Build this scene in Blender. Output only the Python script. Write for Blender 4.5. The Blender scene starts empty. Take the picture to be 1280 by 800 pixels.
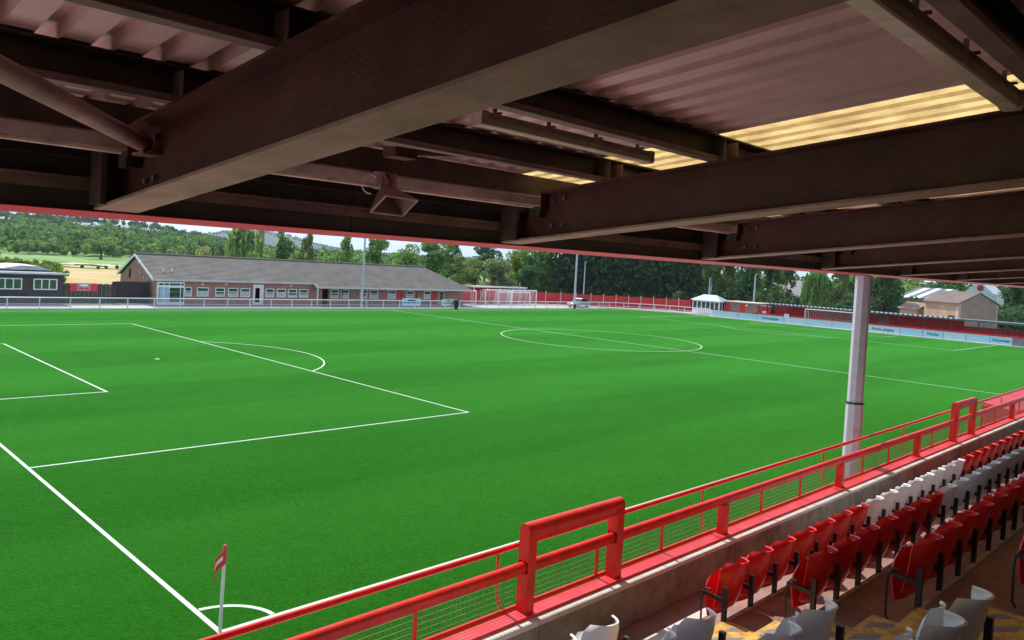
import bpy, math, random
import numpy as np
from mathutils import Vector, Matrix
R = math.radians
sc = bpy.context.scene
col = sc.collection

# ------------------------------------------------------------------ camera
cam_d = bpy.data.cameras.new("camera")
cam = bpy.data.objects.new("camera", cam_d)
col.objects.link(cam)
CAM = Vector((-5.881, -12.375, 6.511))
yaw, pitch, roll = R(44.988), R(-1.857), R(3.246)
f_ = Vector((math.sin(yaw)*math.cos(pitch), math.cos(yaw)*math.cos(pitch), math.sin(pitch)))
r_ = Vector((math.cos(yaw), -math.sin(yaw), 0))
u_ = r_.cross(f_)
r2 = r_*math.cos(roll) + u_*math.sin(roll)
u2 = -r_*math.sin(roll) + u_*math.cos(roll)
cam.matrix_world = Matrix(((r2.x, u2.x, -f_.x, CAM.x), (r2.y, u2.y, -f_.y, CAM.y), (r2.z, u2.z, -f_.z, CAM.z), (0, 0, 0, 1)))
cam_d.sensor_width = 36
cam_d.lens = 972.17*36/1280
cam_d.shift_y = -38.67/1280
cam_d.clip_end = 20000
cam_d.clip_start = .05
sc.camera = cam

# ------------------------------------------------------------------ sky, sun, exposure
SUN_EL, SUN_AZ = R(52), R(8)
w = bpy.data.worlds.new("World")
sc.world = w
w.use_nodes = True
nt = w.node_tree
nt.nodes.clear()
sky = nt.nodes.new("ShaderNodeTexSky")
sky.sky_type = 'NISHITA'
sky.sun_disc = False
sky.sun_elevation = SUN_EL
sky.sun_rotation = SUN_AZ
sky.air_density = 1.0
sky.dust_density = 1.2
bg = nt.nodes.new("ShaderNodeBackground")
bg.inputs[1].default_value = .15
wo = nt.nodes.new("ShaderNodeOutputWorld")
tc = nt.nodes.new("ShaderNodeTexCoord")
mp = nt.nodes.new("ShaderNodeMapping")
mp.inputs['Scale'].default_value = (1.0, 1.0, 4.5)
nz = nt.nodes.new("ShaderNodeTexNoise")
nz.inputs['Scale'].default_value = 3.2
nz.inputs['Detail'].default_value = 8
nz.inputs['Roughness'].default_value = .6
cr = nt.nodes.new("ShaderNodeValToRGB")
cr.color_ramp.elements[0].position = .44
cr.color_ramp.elements[1].position = .66
mx = nt.nodes.new("ShaderNodeMixRGB")
mx.inputs[2].default_value = (2.75, 3.1, 3.45, 1)
L = nt.links.new
L(tc.outputs['Generated'], mp.inputs[0]); L(mp.outputs[0], nz.inputs[0]); L(nz.outputs[0], cr.inputs[0])
cap = nt.nodes.new("ShaderNodeMixRGB")      # brightness cap put on the sky colour so the horizon doesn't glare
cap.blend_type = 'DARKEN'
cap.inputs[0].default_value = 1
cap.inputs[2].default_value = (1.75, 2.45, 3.5, 1)
L(sky.outputs[0], cap.inputs[1])
L(cr.outputs[0], mx.inputs[0]); L(cap.outputs[0], mx.inputs[1]); L(mx.outputs[0], bg.inputs[0]); L(bg.outputs[0], wo.inputs[0])
sd = bpy.data.lights.new("sun", 'SUN')
sd.energy = 2.5
sd.angle = R(.5)
sd.color = (1, .955, .88)
so = bpy.data.objects.new("sun", sd)
col.objects.link(so)
S = Vector((math.cos(SUN_EL)*math.sin(SUN_AZ), math.cos(SUN_EL)*math.cos(SUN_AZ), math.sin(SUN_EL)))
so.rotation_euler = (-S).to_track_quat('-Z', 'Y').to_euler()
so.location = (0, 0, 60)
sc.view_settings.view_transform = 'Standard'
sc.view_settings.look = 'None'
sc.view_settings.exposure = 1.25
sc.view_settings.gamma = 1
sc.render.engine = 'CYCLES'
sc.cycles.max_bounces = 8
sc.cycles.diffuse_bounces = 5
sc.cycles.glossy_bounces = 3
sc.cycles.transmission_bounces = 4
sc.cycles.transparent_max_bounces = 8
sc.cycles.caustics_reflective = False
sc.cycles.caustics_refractive = False
sc.cycles.use_denoising = True
sc.cycles.sample_clamp_indirect = 6

# ------------------------------------------------------------------ materials
MATS = {}
def mat(name, c, rough=.6, var=.15, scale=6., metal=0., bump=0., bscale=40., stain=None, stain_amt=0., stain_scale=1.5, coord='Object', spec=.5, island=0.):
    """base colour broken up by noise, optional stains of another colour, optional fine relief"""
    m = bpy.data.materials.new(name)
    m.use_nodes = True
    n = m.node_tree
    b = n.nodes['Principled BSDF']
    b.inputs['Roughness'].default_value = rough
    b.inputs['Metallic'].default_value = metal
    b.inputs['Specular IOR Level'].default_value = spec
    t = n.nodes.new('ShaderNodeTexCoord')
    no = n.nodes.new('ShaderNodeTexNoise')
    no.inputs['Scale'].default_value = scale
    no.inputs['Detail'].default_value = 6
    n.links.new(t.outputs[coord], no.inputs['Vector'])
    rp = n.nodes.new('ShaderNodeValToRGB')
    rp.color_ramp.elements[0].position = .3
    rp.color_ramp.elements[1].position = .7
    rp.color_ramp.elements[0].color = tuple(x*(1-var) for x in c)+(1,)
    rp.color_ramp.elements[1].color = tuple(min(1, x*(1+var)) for x in c)+(1,)
    n.links.new(no.outputs['Fac'], rp.inputs[0])
    out = rp.outputs[0]
    if stain:
        n2 = n.nodes.new('ShaderNodeTexNoise')
        n2.inputs['Scale'].default_value = stain_scale
        n2.inputs['Detail'].default_value = 9
        n2.inputs['Roughness'].default_value = .65
        n.links.new(t.outputs[coord], n2.inputs['Vector'])
        r3 = n.nodes.new('ShaderNodeValToRGB')
        r3.color_ramp.elements[0].position = .48
        r3.color_ramp.elements[1].position = .68
        r3.color_ramp.elements[1].color = (stain_amt,)*3+(1,)
        n.links.new(n2.outputs['Fac'], r3.inputs[0])
        mi = n.nodes.new('ShaderNodeMixRGB')
        mi.inputs[2].default_value = tuple(stain)+(1,)
        n.links.new(r3.outputs[0], mi.inputs[0])
        n.links.new(out, mi.inputs[1])
        out = mi.outputs[0]
    if island:
        g = n.nodes.new('ShaderNodeNewGeometry')
        mr = n.nodes.new('ShaderNodeMapRange')
        mr.inputs['To Min'].default_value = 1-island
        mr.inputs['To Max'].default_value = 1+island
        n.links.new(g.outputs['Random Per Island'], mr.inputs[0])
        hs = n.nodes.new('ShaderNodeHueSaturation')
        n.links.new(mr.outputs[0], hs.inputs['Value'])
        n.links.new(out, hs.inputs['Color'])
        out = hs.outputs[0]
    n.links.new(out, b.inputs['Base Color'])
    if bump:
        n3 = n.nodes.new('ShaderNodeTexNoise')
        n3.inputs['Scale'].default_value = bscale
        n3.inputs['Detail'].default_value = 4
        n.links.new(t.outputs[coord], n3.inputs['Vector'])
        bp = n.nodes.new('ShaderNodeBump')
        bp.inputs['Strength'].default_value = bump
        bp.inputs['Distance'].default_value = .02
        n.links.new(n3.outputs['Fac'], bp.inputs['Height'])
        n.links.new(bp.outputs[0], b.inputs['Normal'])
    MATS[name] = m
    return m

def leafmat(name, c, var=.35, island=.38):
    m = mat(name, c, rough=.8, var=var, scale=.35, island=island, spec=.05)
    n = m.node_tree
    b = n.nodes['Principled BSDF']
    tr = n.nodes.new('ShaderNodeBsdfTranslucent')
    ms = n.nodes.new('ShaderNodeMixShader')
    ms.inputs[0].default_value = .35
    o = n.nodes['Material Output']
    src = b.inputs['Base Color'].links[0].from_socket
    ga = n.nodes.new('ShaderNodeMixRGB')
    ga.blend_type = 'MULTIPLY'
    ga.inputs[0].default_value = 1
    ga.inputs[2].default_value = (1.3, 1.45, .6, 1)
    n.links.new(src, ga.inputs[1])
    n.links.new(ga.outputs[0], tr.inputs[0])
    n.links.new(b.outputs[0], ms.inputs[1])
    n.links.new(tr.outputs[0], ms.inputs[2])
    n.links.new(ms.outputs[0], o.inputs[0])
    return m

def brickmat(name, c1, c2, mortar, sx=1.):
    m = bpy.data.materials.new(name)
    m.use_nodes = True
    n = m.node_tree
    b = n.nodes['Principled BSDF']
    b.inputs['Roughness'].default_value = .85
    t = n.nodes.new('ShaderNodeTexCoord')
    sp = n.nodes.new('ShaderNodeSeparateXYZ')
    ad = n.nodes.new('ShaderNodeMath')
    cb = n.nodes.new('ShaderNodeCombineXYZ')
    n.links.new(t.outputs['Object'], sp.inputs[0])
    n.links.new(sp.outputs[0], ad.inputs[0])
    n.links.new(sp.outputs[1], ad.inputs[1])
    n.links.new(ad.outputs[0], cb.inputs[0])
    n.links.new(sp.outputs[2], cb.inputs[1])
    br = n.nodes.new('ShaderNodeTexBrick')
    br.inputs['Scale'].default_value = 1
    br.inputs['Brick Width'].default_value = .225*sx
    br.inputs['Row Height'].default_value = .075*sx
    br.inputs['Mortar Size'].default_value = .008*sx
    br.inputs['Color1'].default_value = c1+(1,)
    br.inputs['Color2'].default_value = c2+(1,)
    br.inputs['Mortar'].default_value = mortar+(1,)
    n.links.new(cb.outputs[0], br.inputs[0])
    no = n.nodes.new('ShaderNodeTexNoise')
    no.inputs['Scale'].default_value = .9
    no.inputs['Detail'].default_value = 6
    n.links.new(t.outputs['Object'], no.inputs[0])
    mr = n.nodes.new('ShaderNodeMapRange')
    mr.inputs['To Min'].default_value = .65
    mr.inputs['To Max'].default_value = 1.35
    n.links.new(no.outputs[0], mr.inputs[0])
    hs = n.nodes.new('ShaderNodeHueSaturation')
    n.links.new(mr.outputs[0], hs.inputs['Value'])
    n.links.new(br.outputs[0], hs.inputs['Color'])
    n.links.new(hs.outputs[0], b.inputs['Base Color'])
    MATS[name] = m
    return m

M = MATS
mat('steel_maroon', (.09, .026, .026), .5, .3, 3, bump=.25, bscale=60, stain=(.16, .075, .05), stain_amt=.6, stain_scale=2.5)
mat('steel_flange_lit', (.37, .22, .205), .55, .22, 4, bump=.2, bscale=50, stain=(.14, .075, .06), stain_amt=.6, stain_scale=3)  # rafter undersides: bounce light from below put into a lighter steel colour
mat('steel_dark', (.055, .035, .03), .55, .3, 4, bump=.2, stain=(.12, .06, .04), stain_amt=.5, stain_scale=4)
mat('steel_tan', (.23, .16, .145), .55, .25, 3, stain=(.1, .05, .04), stain_amt=.5, stain_scale=4)
mat('sheet_pink', (.86, .63, .63), .5, .05, 1.2, stain=(.5, .36, .34), stain_amt=.3, stain_scale=3.2)
mat('cladding', (.06, .055, .055), .6, .25, 2)
mat('fascia_red', (.66, .018, .026), .35, .12, 5)
mat('rail_red', (.70, .022, .017), .36, .16, 9, bump=.08, bscale=90, stain=(.40, .05, .035), stain_amt=.65, stain_scale=11, spec=.3)
mat('plank_red', (.68, .032, .042), .5, .14, 5, stain=(.45, .12, .11), stain_amt=.5, stain_scale=6)
mat('rust_white', (.62, .6, .58), .45, .1, 6, stain=(.3, .2, .15), stain_amt=.4, stain_scale=5)
mat('concrete', (.27, .235, .205), .85, .2, 5, bump=.5, bscale=70, stain=(.1, .075, .055), stain_amt=.75, stain_scale=2.6)
mat('coping', (.62, .58, .54), .8, .14, 8, bump=.4, bscale=80, stain=(.25, .2, .17), stain_amt=.5, stain_scale=4)
mat('floor_maroon', (.27, .155, .13), .7, .25, 4, bump=.3, bscale=60, stain=(.19, .12, .1), stain_amt=.6, stain_scale=3)
mat('nosing', (.5, .45, .4), .75, .25, 9, stain=(.2, .13, .11), stain_amt=.6, stain_scale=6)
mat('seat_red', (.60, .010, .014), .3, .06, 5, stain=(.42, .03, .03), stain_amt=.35, stain_scale=9)
mat('seat_white', (.78, .78, .80), .32, .05, 5, stain=(.5, .48, .47), stain_amt=.3, stain_scale=9)
mat('seat_black', (.018, .018, .02), .38, .2, 8)
mat('galv', (.42, .43, .45), .42, .12, 5, metal=.55, stain=(.3, .3, .31), stain_amt=.5, stain_scale=3)
mat('post_grey', (.50, .47, .52), .4, .1, 3, stain=(.3, .24, .22), stain_amt=.5, stain_scale=3)
mat('wire', (.17, .18, .07), .45, .2, 5, metal=.3)
mat('line_white', (.46, .53, .42), .7, .08, 3, stain=(.12, .27, .07), stain_amt=.5, stain_scale=16)
mat('paint_white', (.78, .78, .76), .45, .06, 5, stain=(.5, .48, .44), stain_amt=.3, stain_scale=3)
mat('tube_diffuser', (.80, .70, .58), .3, .1, 8, stain=(.4, .3, .2), stain_amt=.4, stain_scale=6)
mat('batten_body', (.70, .56, .48), .5, .15, 6, stain=(.2, .14, .1), stain_amt=.6, stain_scale=5)
mat('horn_pink', (.42, .27, .27), .45, .12, 12)
mat('horn_grey', (.2, .135, .135), .5, .15, 12)
mat('asphalt', (.16, .155, .155), .9, .2, .8, bump=.3, bscale=30)
mat('paving', (.48, .42, .40), .9, .14, .5, stain=(.3, .29, .28), stain_amt=.6, stain_scale=.25)
mat('bounce_apron', (.62, .54, .50), .9, .1, .5, stain=(.4, .37, .34), stain_amt=.5, stain_scale=.3)  # pale so that it throws sunlight up under the stand roof
mat('far_wood', (.03, .05, .035), .95, .3, .01, stain=(.06, .09, .05), stain_amt=.6, stain_scale=.006)
mat('kerb', (.55, .54, .5), .85, .12, 2)
mat('fence_white', (.76, .76, .78), .45, .05, 2)
mat('infill', (.24, .24, .26), .6, .2, 2)
mat('timber_dark', (.045, .036, .034), .8, .35, 2, bump=.3)
mat('hut_dark', (.06, .048, .046), .75, .25, 1.5, bump=.2)
mat('glass_dark', (.02, .05, .035), .05, .3, 2, spec=.9)
mat('pane_green', (.03, .10, .05), .25, .3, 2)  # glossy dark green colour for the hut panes
mat('curtain', (.5, .52, .48), .8, .2, 3)
mat('door_red', (.50, .02, .02), .4, .1, 3)
mat('door_brown', (.30, .20, .10), .5, .2, 3)
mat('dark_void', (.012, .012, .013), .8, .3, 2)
mat('roof_tile', (.125, .108, .095), .85, .22, .6, stain=(.19, .165, .14), stain_amt=.5, stain_scale=1.6)
mat('fence_red', (.50, .014, .016), .55, .22, .7, stain=(.3, .03, .03), stain_amt=.5, stain_scale=1)
mat('wall_red', (.46, .014, .016), .55, .22, .7, stain=(.22, .03, .03), stain_amt=.6, stain_scale=1)
mat('banner_red', (.62, .03, .05), .5, .08, 2)
mat('board_blue', (.50, .78, .95), .4, .05, 1.5)
mat('board_pale', (.66, .82, .92), .4, .05, 1.5)
mat('ink_teal', (.02, .14, .18), .5, .1, 4)
mat('ink_navy', (.06, .1, .22), .5, .1, 4)
mat('ink_white', (.8, .8, .8), .5, .05, 4)
mat('corr_white', (.62, .66, .68), .45, .12, .7, stain=(.4, .4, .38), stain_amt=.5, stain_scale=1)
mat('corr_dark', (.10, .105, .12), .6, .2, .8)
mat('kiosk_blue', (.36, .48, .56), .4, .08, 1)
mat('flat_roof', (.58, .5, .44), .8, .15, .5)
mat('roof_brown', (.14, .10, .082), .85, .15, .5)
mat('car_silver', (.36, .40, .44), .25, .04, 2, metal=.6)
mat('car_blue', (.05, .12, .30), .25, .04, 2, metal=.3)
mat('car_white', (.75, .76, .78), .25, .03, 2)
mat('car_dark', (.035, .04, .05), .25, .05, 2, metal=.3)
mat('car_glass', (.02, .025, .03), .06, .2, 3, spec=.8)
mat('tyre', (.02, .02, .02), .8, .2, 6)
mat('bin_black', (.015, .015, .016), .5, .2, 6)
mat('bark', (.11, .085, .065), .9, .3, 3, bump=.5, bscale=12)
mat('bark_birch', (.5, .48, .45), .85, .3, 2.5, stain=(.08, .07, .06), stain_amt=.9, stain_scale=3)
mat('pole_grey', (.5, .52, .54), .45, .08, 1, metal=.3)
mat('pole_wood', (.2, .15, .11), .8, .2, 2)
mat('field_green', (.12, .24, .045), .95, .3, .06, stain=(.24, .28, .08), stain_amt=.7, stain_scale=.09)
mat('field_tan', (.42, .30, .12), .95, .25, .06, stain=(.24, .21, .07), stain_amt=.85, stain_scale=.16)
mat('moor', (.20, .20, .19), .95, .2, .02, stain=(.26, .30, .18), stain_amt=.6, stain_scale=.01)
mat('field_pale', (.42, .40, .22), .95, .15, .02)
mat('brick_hall_d', (.2, .13, .11), .85, .2, .6)
leafmat('leaf_mid', (.11, .20, .065))
leafmat('leaf_light', (.19, .28, .105))
leafmat('leaf_yellow', (.17, .23, .04))
leafmat('leaf_grey', (.18, .22, .135))
leafmat('leaf_dark', (.06, .115, .055))
leafmat('leaf_conifer', (.065, .122, .058))
leafmat('leaf_pale', (.34, .36, .20))
leafmat('leaf_olive', (.165, .205, .085))
leafmat('leaf_far', (.12, .20, .085), .4, .18)
leafmat('wood_mid', (.10, .18, .07), .4, .18)
leafmat('wood_dark', (.055, .11, .055), .4, .18)
leafmat('wood_light', (.17, .26, .10), .4, .18)
brickmat('brick_club', (.42, .15, .105), (.34, .115, .085), (.36, .28, .24))
brickmat('brick_low', (.27, .13, .10), (.22, .10, .08), (.3, .26, .24))
brickmat('brick_hall', (.46, .275, .155), (.40, .235, .13), (.42, .36, .28))  # lit copy of the hall brick, sun put into the colour
brickmat('brick_gable_shaded', (.24, .175, .13), (.21, .155, .115), (.25, .22, .18))  # hall brick again, the gable's shade put into its colour

# translucent rooflight: thin sheet that lets the sun glow through
m = mat('rooflight', (.94, .77, .51), .5, .16, 3, stain=(.6, .42, .22), stain_amt=.35, stain_scale=9)
n = m.node_tree
b = n.nodes['Principled BSDF']
tr = n.nodes.new('ShaderNodeBsdfTranslucent')
ms = n.nodes.new('ShaderNodeMixShader')
ms.inputs[0].default_value = .72
n.links.new(b.inputs['Base Color'].links[0].from_socket, tr.inputs[0])
n.links.new(b.outputs[0], ms.inputs[1]); n.links.new(tr.outputs[0], ms.inputs[2])
n.links.new(ms.outputs[0], n.nodes['Material Output'].inputs[0])

# artificial turf: faint nap bands along the pitch, fibre grain, sheen at grazing angles
def turf():
    m = bpy.data.materials.new('turf')
    m.use_nodes = True
    n = m.node_tree
    b = n.nodes['Principled BSDF']
    t = n.nodes.new('ShaderNodeTexCoord')
    sp = n.nodes.new('ShaderNodeSeparateXYZ')
    n.links.new(t.outputs['Object'], sp.inputs[0])
    def noise(scale, det=5, stretch=None, rough=.6):
        no = n.nodes.new('ShaderNodeTexNoise')
        no.inputs['Scale'].default_value = scale
        no.inputs['Detail'].default_value = det
        no.inputs['Roughness'].default_value = rough
        if stretch:
            mp = n.nodes.new('ShaderNodeMapping')
            mp.inputs['Scale'].default_value = stretch
            n.links.new(t.outputs['Object'], mp.inputs[0])
            n.links.new(mp.outputs[0], no.inputs[0])
        else:
            n.links.new(t.outputs['Object'], no.inputs[0])
        return no.outputs[0]
    def math_(op, a, bb):
        x = n.nodes.new('ShaderNodeMath')
        x.operation = op
        for i, s in enumerate((a, bb)):
            if isinstance(s, (int, float)): x.inputs[i].default_value = s
            else: n.links.new(s, x.inputs[i])
        return x.outputs[0]
    # nap bands: soft square wave in y
    wv = n.nodes.new('ShaderNodeMath'); wv.operation = 'SINE'
    n.links.new(math_('MULTIPLY', math_('ADD', sp.outputs[1], math_('MULTIPLY', noise(.15, 2), .8)), 2*math.pi/12.5), wv.inputs[0])
    band = n.nodes.new('ShaderNodeMapRange')
    band.inputs['From Min'].default_value = -.25
    band.inputs['From Max'].default_value = .25
    band.inputs['To Min'].default_value = -.07
    band.inputs['To Max'].default_value = .07
    n.links.new(wv.outputs[0], band.inputs[0])
    v = math_('ADD', math_('MULTIPLY', noise(.22, 6, (.35, 1.3, 1)), .48), band.outputs[0])
    v = math_('ADD', v, math_('MULTIPLY', noise(2.3, 5), .26))
    v = math_('ADD', v, math_('MULTIPLY', noise(13, 4, None, .85), 1.5))
    rp = n.nodes.new('ShaderNodeValToRGB')
    rp.color_ramp.elements[0].position = 0
    rp.color_ramp.elements[1].position = 1
    rp.color_ramp.elements[0].color = (.0030, .036, .0012, 1)
    rp.color_ramp.elements[1].color = (.0140, .102, .0052, 1)
    vm = n.nodes.new('ShaderNodeMapRange')
    vm.inputs['From Min'].default_value = .73
    vm.inputs['From Max'].default_value = 1.51
    n.links.new(v, vm.inputs[0])
    n.links.new(vm.outputs[0], rp.inputs[0])
    n.links.new(rp.outputs[0], b.inputs['Base Color'])
    b.inputs['Roughness'].default_value = .75
    b.inputs['Specular IOR Level'].default_value = 0
    sw = n.nodes.new('ShaderNodeMapRange')
    sw.inputs['To Min'].default_value = .45
    sw.inputs['To Max'].default_value = 1.0
    n.links.new(vm.outputs[0], sw.inputs[0])
    n.links.new(sw.outputs[0], b.inputs['Sheen Weight'])
    b.inputs['Sheen Roughness'].default_value = .3
    b.inputs['Sheen Tint'].default_value = (.27, 1.0, .14, 1)
    bp = n.nodes.new('ShaderNodeBump')
    bp.inputs['Strength'].default_value = .6
    bp.inputs['Distance'].default_value = .03
    n.links.new(noise(30, 3, None, .8), bp.inputs['Height'])
    n.links.new(bp.outputs[0], b.inputs['Normal'])
    MATS['turf'] = m
turf()

# aisle tread: yellow paint with bare diagonal bars
def hatch():
    m = bpy.data.materials.new('aisle_paint')
    m.use_nodes = True
    n = m.node_tree
    b = n.nodes['Principled BSDF']
    b.inputs['Roughness'].default_value = .75
    t = n.nodes.new('ShaderNodeTexCoord')
    mp = n.nodes.new('ShaderNodeMapping')
    mp.inputs['Rotation'].default_value = (0, 0, R(40))
    n.links.new(t.outputs['Object'], mp.inputs[0])
    sp = n.nodes.new('ShaderNodeSeparateXYZ')
    n.links.new(mp.outputs[0], sp.inputs[0])
    a = n.nodes.new('ShaderNodeMath'); a.operation = 'MULTIPLY'; a.inputs[1].default_value = 2*math.pi/.2
    n.links.new(sp.outputs[1], a.inputs[0])
    s = n.nodes.new('ShaderNodeMath'); s.operation = 'SINE'
    n.links.new(a.outputs[0], s.inputs[0])
    st = n.nodes.new('ShaderNodeMapRange')
    st.inputs['From Min'].default_value = .1
    st.inputs['From Max'].default_value = .22
    n.links.new(s.outputs[0], st.inputs[0])
    # bars stop short of the tread's rims
    ge = n.nodes.new('ShaderNodeSeparateXYZ')
    n.links.new(t.outputs['Generated'], ge.inputs[0])
    prod = None
    for k, (lo, hi) in ((0, (.05, .95)), (1, (.1, .86))):
        for op, val in (('GREATER_THAN', lo), ('LESS_THAN', hi)):
            q = n.nodes.new('ShaderNodeMath'); q.operation = op; q.inputs[1].default_value = val
            n.links.new(ge.outputs[k], q.inputs[0])
            if prod is None: prod = q.outputs[0]
            else:
                z = n.nodes.new('ShaderNodeMath'); z.operation = 'MULTIPLY'
                n.links.new(prod, z.inputs[0]); n.links.new(q.outputs[0], z.inputs[1]); prod = z.outputs[0]
    z = n.nodes.new('ShaderNodeMath'); z.operation = 'MULTIPLY'
    n.links.new(prod, z.inputs[0]); n.links.new(st.outputs[0], z.inputs[1])
    no = n.nodes.new('ShaderNodeTexNoise'); no.inputs['Scale'].default_value = 11; no.inputs['Detail'].default_value = 8
    n.links.new(t.outputs['Object'], no.inputs[0])
    ye = n.nodes.new('ShaderNodeValToRGB')
    ye.color_ramp.elements[0].position = .36; ye.color_ramp.elements[0].color = (.34, .19, .055, 1)
    ye.color_ramp.elements[1].position = .6; ye.color_ramp.elements[1].color = (.62, .36, .07, 1)
    n.links.new(no.outputs[0], ye.inputs[0])
    mi = n.nodes.new('ShaderNodeMixRGB'); mi.inputs[2].default_value = (.19, .17, .165, 1)
    n.links.new(z.outputs[0], mi.inputs[0]); n.links.new(ye.outputs[0], mi.inputs[1])
    n.links.new(mi.outputs[0], b.inputs['Base Color'])
    MATS['aisle_paint'] = m
hatch()

# ------------------------------------------------------------------ mesh helpers
class MB:
    def __init__(s): s.v = []; s.f = []; s.mi = []
    def add(s, vs, fs, k=0):
        o = len(s.v)
        s.v += [tuple(p) for p in vs]
        s.f += [tuple(i+o for i in q) for q in fs]
        s.mi += [k]*len(fs)
        return s
    def box(s, x0, x1, y0, y1, z0, z1, k=0):
        return s.add([(x0, y0, z0), (x1, y0, z0), (x1, y1, z0), (x0, y1, z0), (x0, y0, z1), (x1, y0, z1), (x1, y1, z1), (x0, y1, z1)],
                     [(0, 3, 2, 1), (4, 5, 6, 7), (0, 1, 5, 4), (1, 2, 6, 5), (2, 3, 7, 6), (3, 0, 4, 7)], k)
    def hexa(s, b4, t4, k=0):
        return s.add(list(b4)+list(t4), [(0, 3, 2, 1), (4, 5, 6, 7), (0, 1, 5, 4), (1, 2, 6, 5), (2, 3, 7, 6), (3, 0, 4, 7)], k)
    def prism_x(s, prof, x0, x1, k=0):         # prof: (y,z) anticlockwise seen from +x
        n = len(prof)
        vs = [(x0, y, z) for y, z in prof]+[(x1, y, z) for y, z in prof]
        fs = [(i, (i+1) % n, (i+1) % n+n, i+n) for i in range(n)]+[tuple(range(n))[::-1], tuple(range(n, 2*n))]
        return s.add(vs, fs, k)
    def prism_y(s, prof, y0, y1, k=0):         # prof: (x,z)
        n = len(prof)
        vs = [(x, y0, z) for x, z in prof]+[(x, y1, z) for x, z in prof]
        fs = [(i, i+n, (i+1) % n+n, (i+1) % n) for i in range(n)]+[tuple(range(n)), tuple(range(n, 2*n))[::-1]]
        return s.add(vs, fs, k)
    def poly(s, pts, z0, z1, k=0):             # horizontal outline, anticlockwise from above
        n = len(pts)
        vs = [(x, y, z0) for x, y in pts]+[(x, y, z1) for x, y in pts]
        fs = [(i, (i+1) % n, (i+1) % n+n, i+n) for i in range(n)]+[tuple(range(n))[::-1], tuple(range(n, 2*n))]
        return s.add(vs, fs, k)
    def tube(s, pts, r, n=8, k=0, caps=True):
        pts = [Vector(p) for p in pts]
        rs = r if isinstance(r, (list, tuple)) else [r]*len(pts)
        vs = []
        prev = None
        for i, p in enumerate(pts):
            d = (pts[min(i+1, len(pts)-1)]-pts[max(i-1, 0)]).normalized()
            if prev is None:
                a = d.orthogonal().normalized()
            else:
                a = (prev-d*prev.dot(d)).normalized()
            prev = a
            c = d.cross(a)
            for j in range(n):
                t = 2*math.pi*j/n
                vs.append(p+(a*math.cos(t)+c*math.sin(t))*rs[i])
        fs = []
        for i in range(len(pts)-1):
            for j in range(n):
                fs.append((i*n+j, i*n+(j+1) % n, (i+1)*n+(j+1) % n, (i+1)*n+j))
        if caps:
            fs.append(tuple(range(n))[::-1])
            fs.append(tuple(range((len(pts)-1)*n, len(pts)*n)))
        return s.add(vs, fs, k)
    def shell(s, g, th, k=0):                  # g[i][j] grid of Vectors -> closed sheet of thickness th
        ni, nj = len(g), len(g[0])
        N = [[None]*nj for _ in range(ni)]
        for i in range(ni):
            for j in range(nj):
                a = g[min(i+1, ni-1)][j]-g[max(i-1, 0)][j]
                c = g[i][min(j+1, nj-1)]-g[i][max(j-1, 0)]
                N[i][j] = a.cross(c).normalized()
        vs = [g[i][j]+N[i][j]*th/2 for i in range(ni) for j in range(nj)]+[g[i][j]-N[i][j]*th/2 for i in range(ni) for j in range(nj)]
        o = ni*nj
        fs = []
        for i in range(ni-1):
            for j in range(nj-1):
                a, b_, c, d = i*nj+j, (i+1)*nj+j, (i+1)*nj+j+1, i*nj+j+1
                fs.append((a, b_, c, d)); fs.append((a+o, d+o, c+o, b_+o))
        rim = [j for j in range(nj)]+[i*nj+nj-1 for i in range(1, ni)]+[(ni-1)*nj+j for j in range(nj-2, -1, -1)]+[i*nj for i in range(ni-2, 0, -1)]
        for q in range(len(rim)):
            a, b_ = rim[q], rim[(q+1) % len(rim)]
            fs.append((a, b_, b_+o, a+o))
        return s.add(vs, fs, k)
    def mesh(s, name, mats, smooth=False, org=(0, 0, 0)):
        me = bpy.data.meshes.new(name)
        ox, oy, oz = org
        me.from_pydata([(x-ox, y-oy, z-oz) for x, y, z in s.v], [], s.f)
        for mm in (mats if isinstance(mats, (list, tuple)) else [mats]):
            me.materials.append(MATS[mm])
        if any(s.mi): me.polygons.foreach_set('material_index', s.mi)
        if smooth:
            me.polygons.foreach_set('use_smooth', [True]*len(me.polygons))
            try: me.set_sharp_from_angle(angle=R(42))
            except Exception: pass
        me.update()
        return me
    def build(s, name, mats, parent=None, smooth=False, org=None, loc=None):
        """world-space vertices; org (default: the parent's place) becomes the object's origin"""
        if org is None: org = tuple(parent['_w']) if parent is not None else (0, 0, 0)
        me = s.mesh(name, mats, smooth, org)
        o = bpy.data.objects.new(name, me)
        col.objects.link(o)
        if parent is not None:
            o.parent = parent
            pw = Vector(tuple(parent['_w']))
            o.location = Vector(org)-pw
        else:
            o.location = org
        o['_w'] = org
        return o
    def local(s, name, mats, parent, smooth=False):
        """vertices already in the parent's own frame"""
        o = bpy.data.objects.new(name, s.mesh(name, mats, smooth))
        col.objects.link(o)
        o.parent = parent
        o['_w'] = (0, 0, 0)
        return o
def tag(o, label, cat, group=None):
    o['label'] = label; o['category'] = cat
    if group: o['group'] = group
    return o
def struct(o, kind='structure'):
    o['kind'] = kind
    return o
def thing(name, label, cat, loc=(0, 0, 0), rz=0, group=None):
    o = bpy.data.objects.new(name, None)
    o.empty_display_size = .2
    col.objects.link(o)
    o.location = loc; o.rotation_euler = (0, 0, rz)
    o['_w'] = tuple(loc)
    return tag(o, label, cat, group)
def copy_tree(o, parent=None):
    c = o.copy()
    col.objects.link(c)
    if parent is not None: c.parent = parent
    for ch in list(o.children): copy_tree(ch, c)
    return c
def share(src, parent, loc, name=None):
    o = bpy.data.objects.new(name or src.name.split('.')[0], src.data)
    col.objects.link(o)
    o.parent = parent
    o.location = loc
    return o
FONT = None
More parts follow.
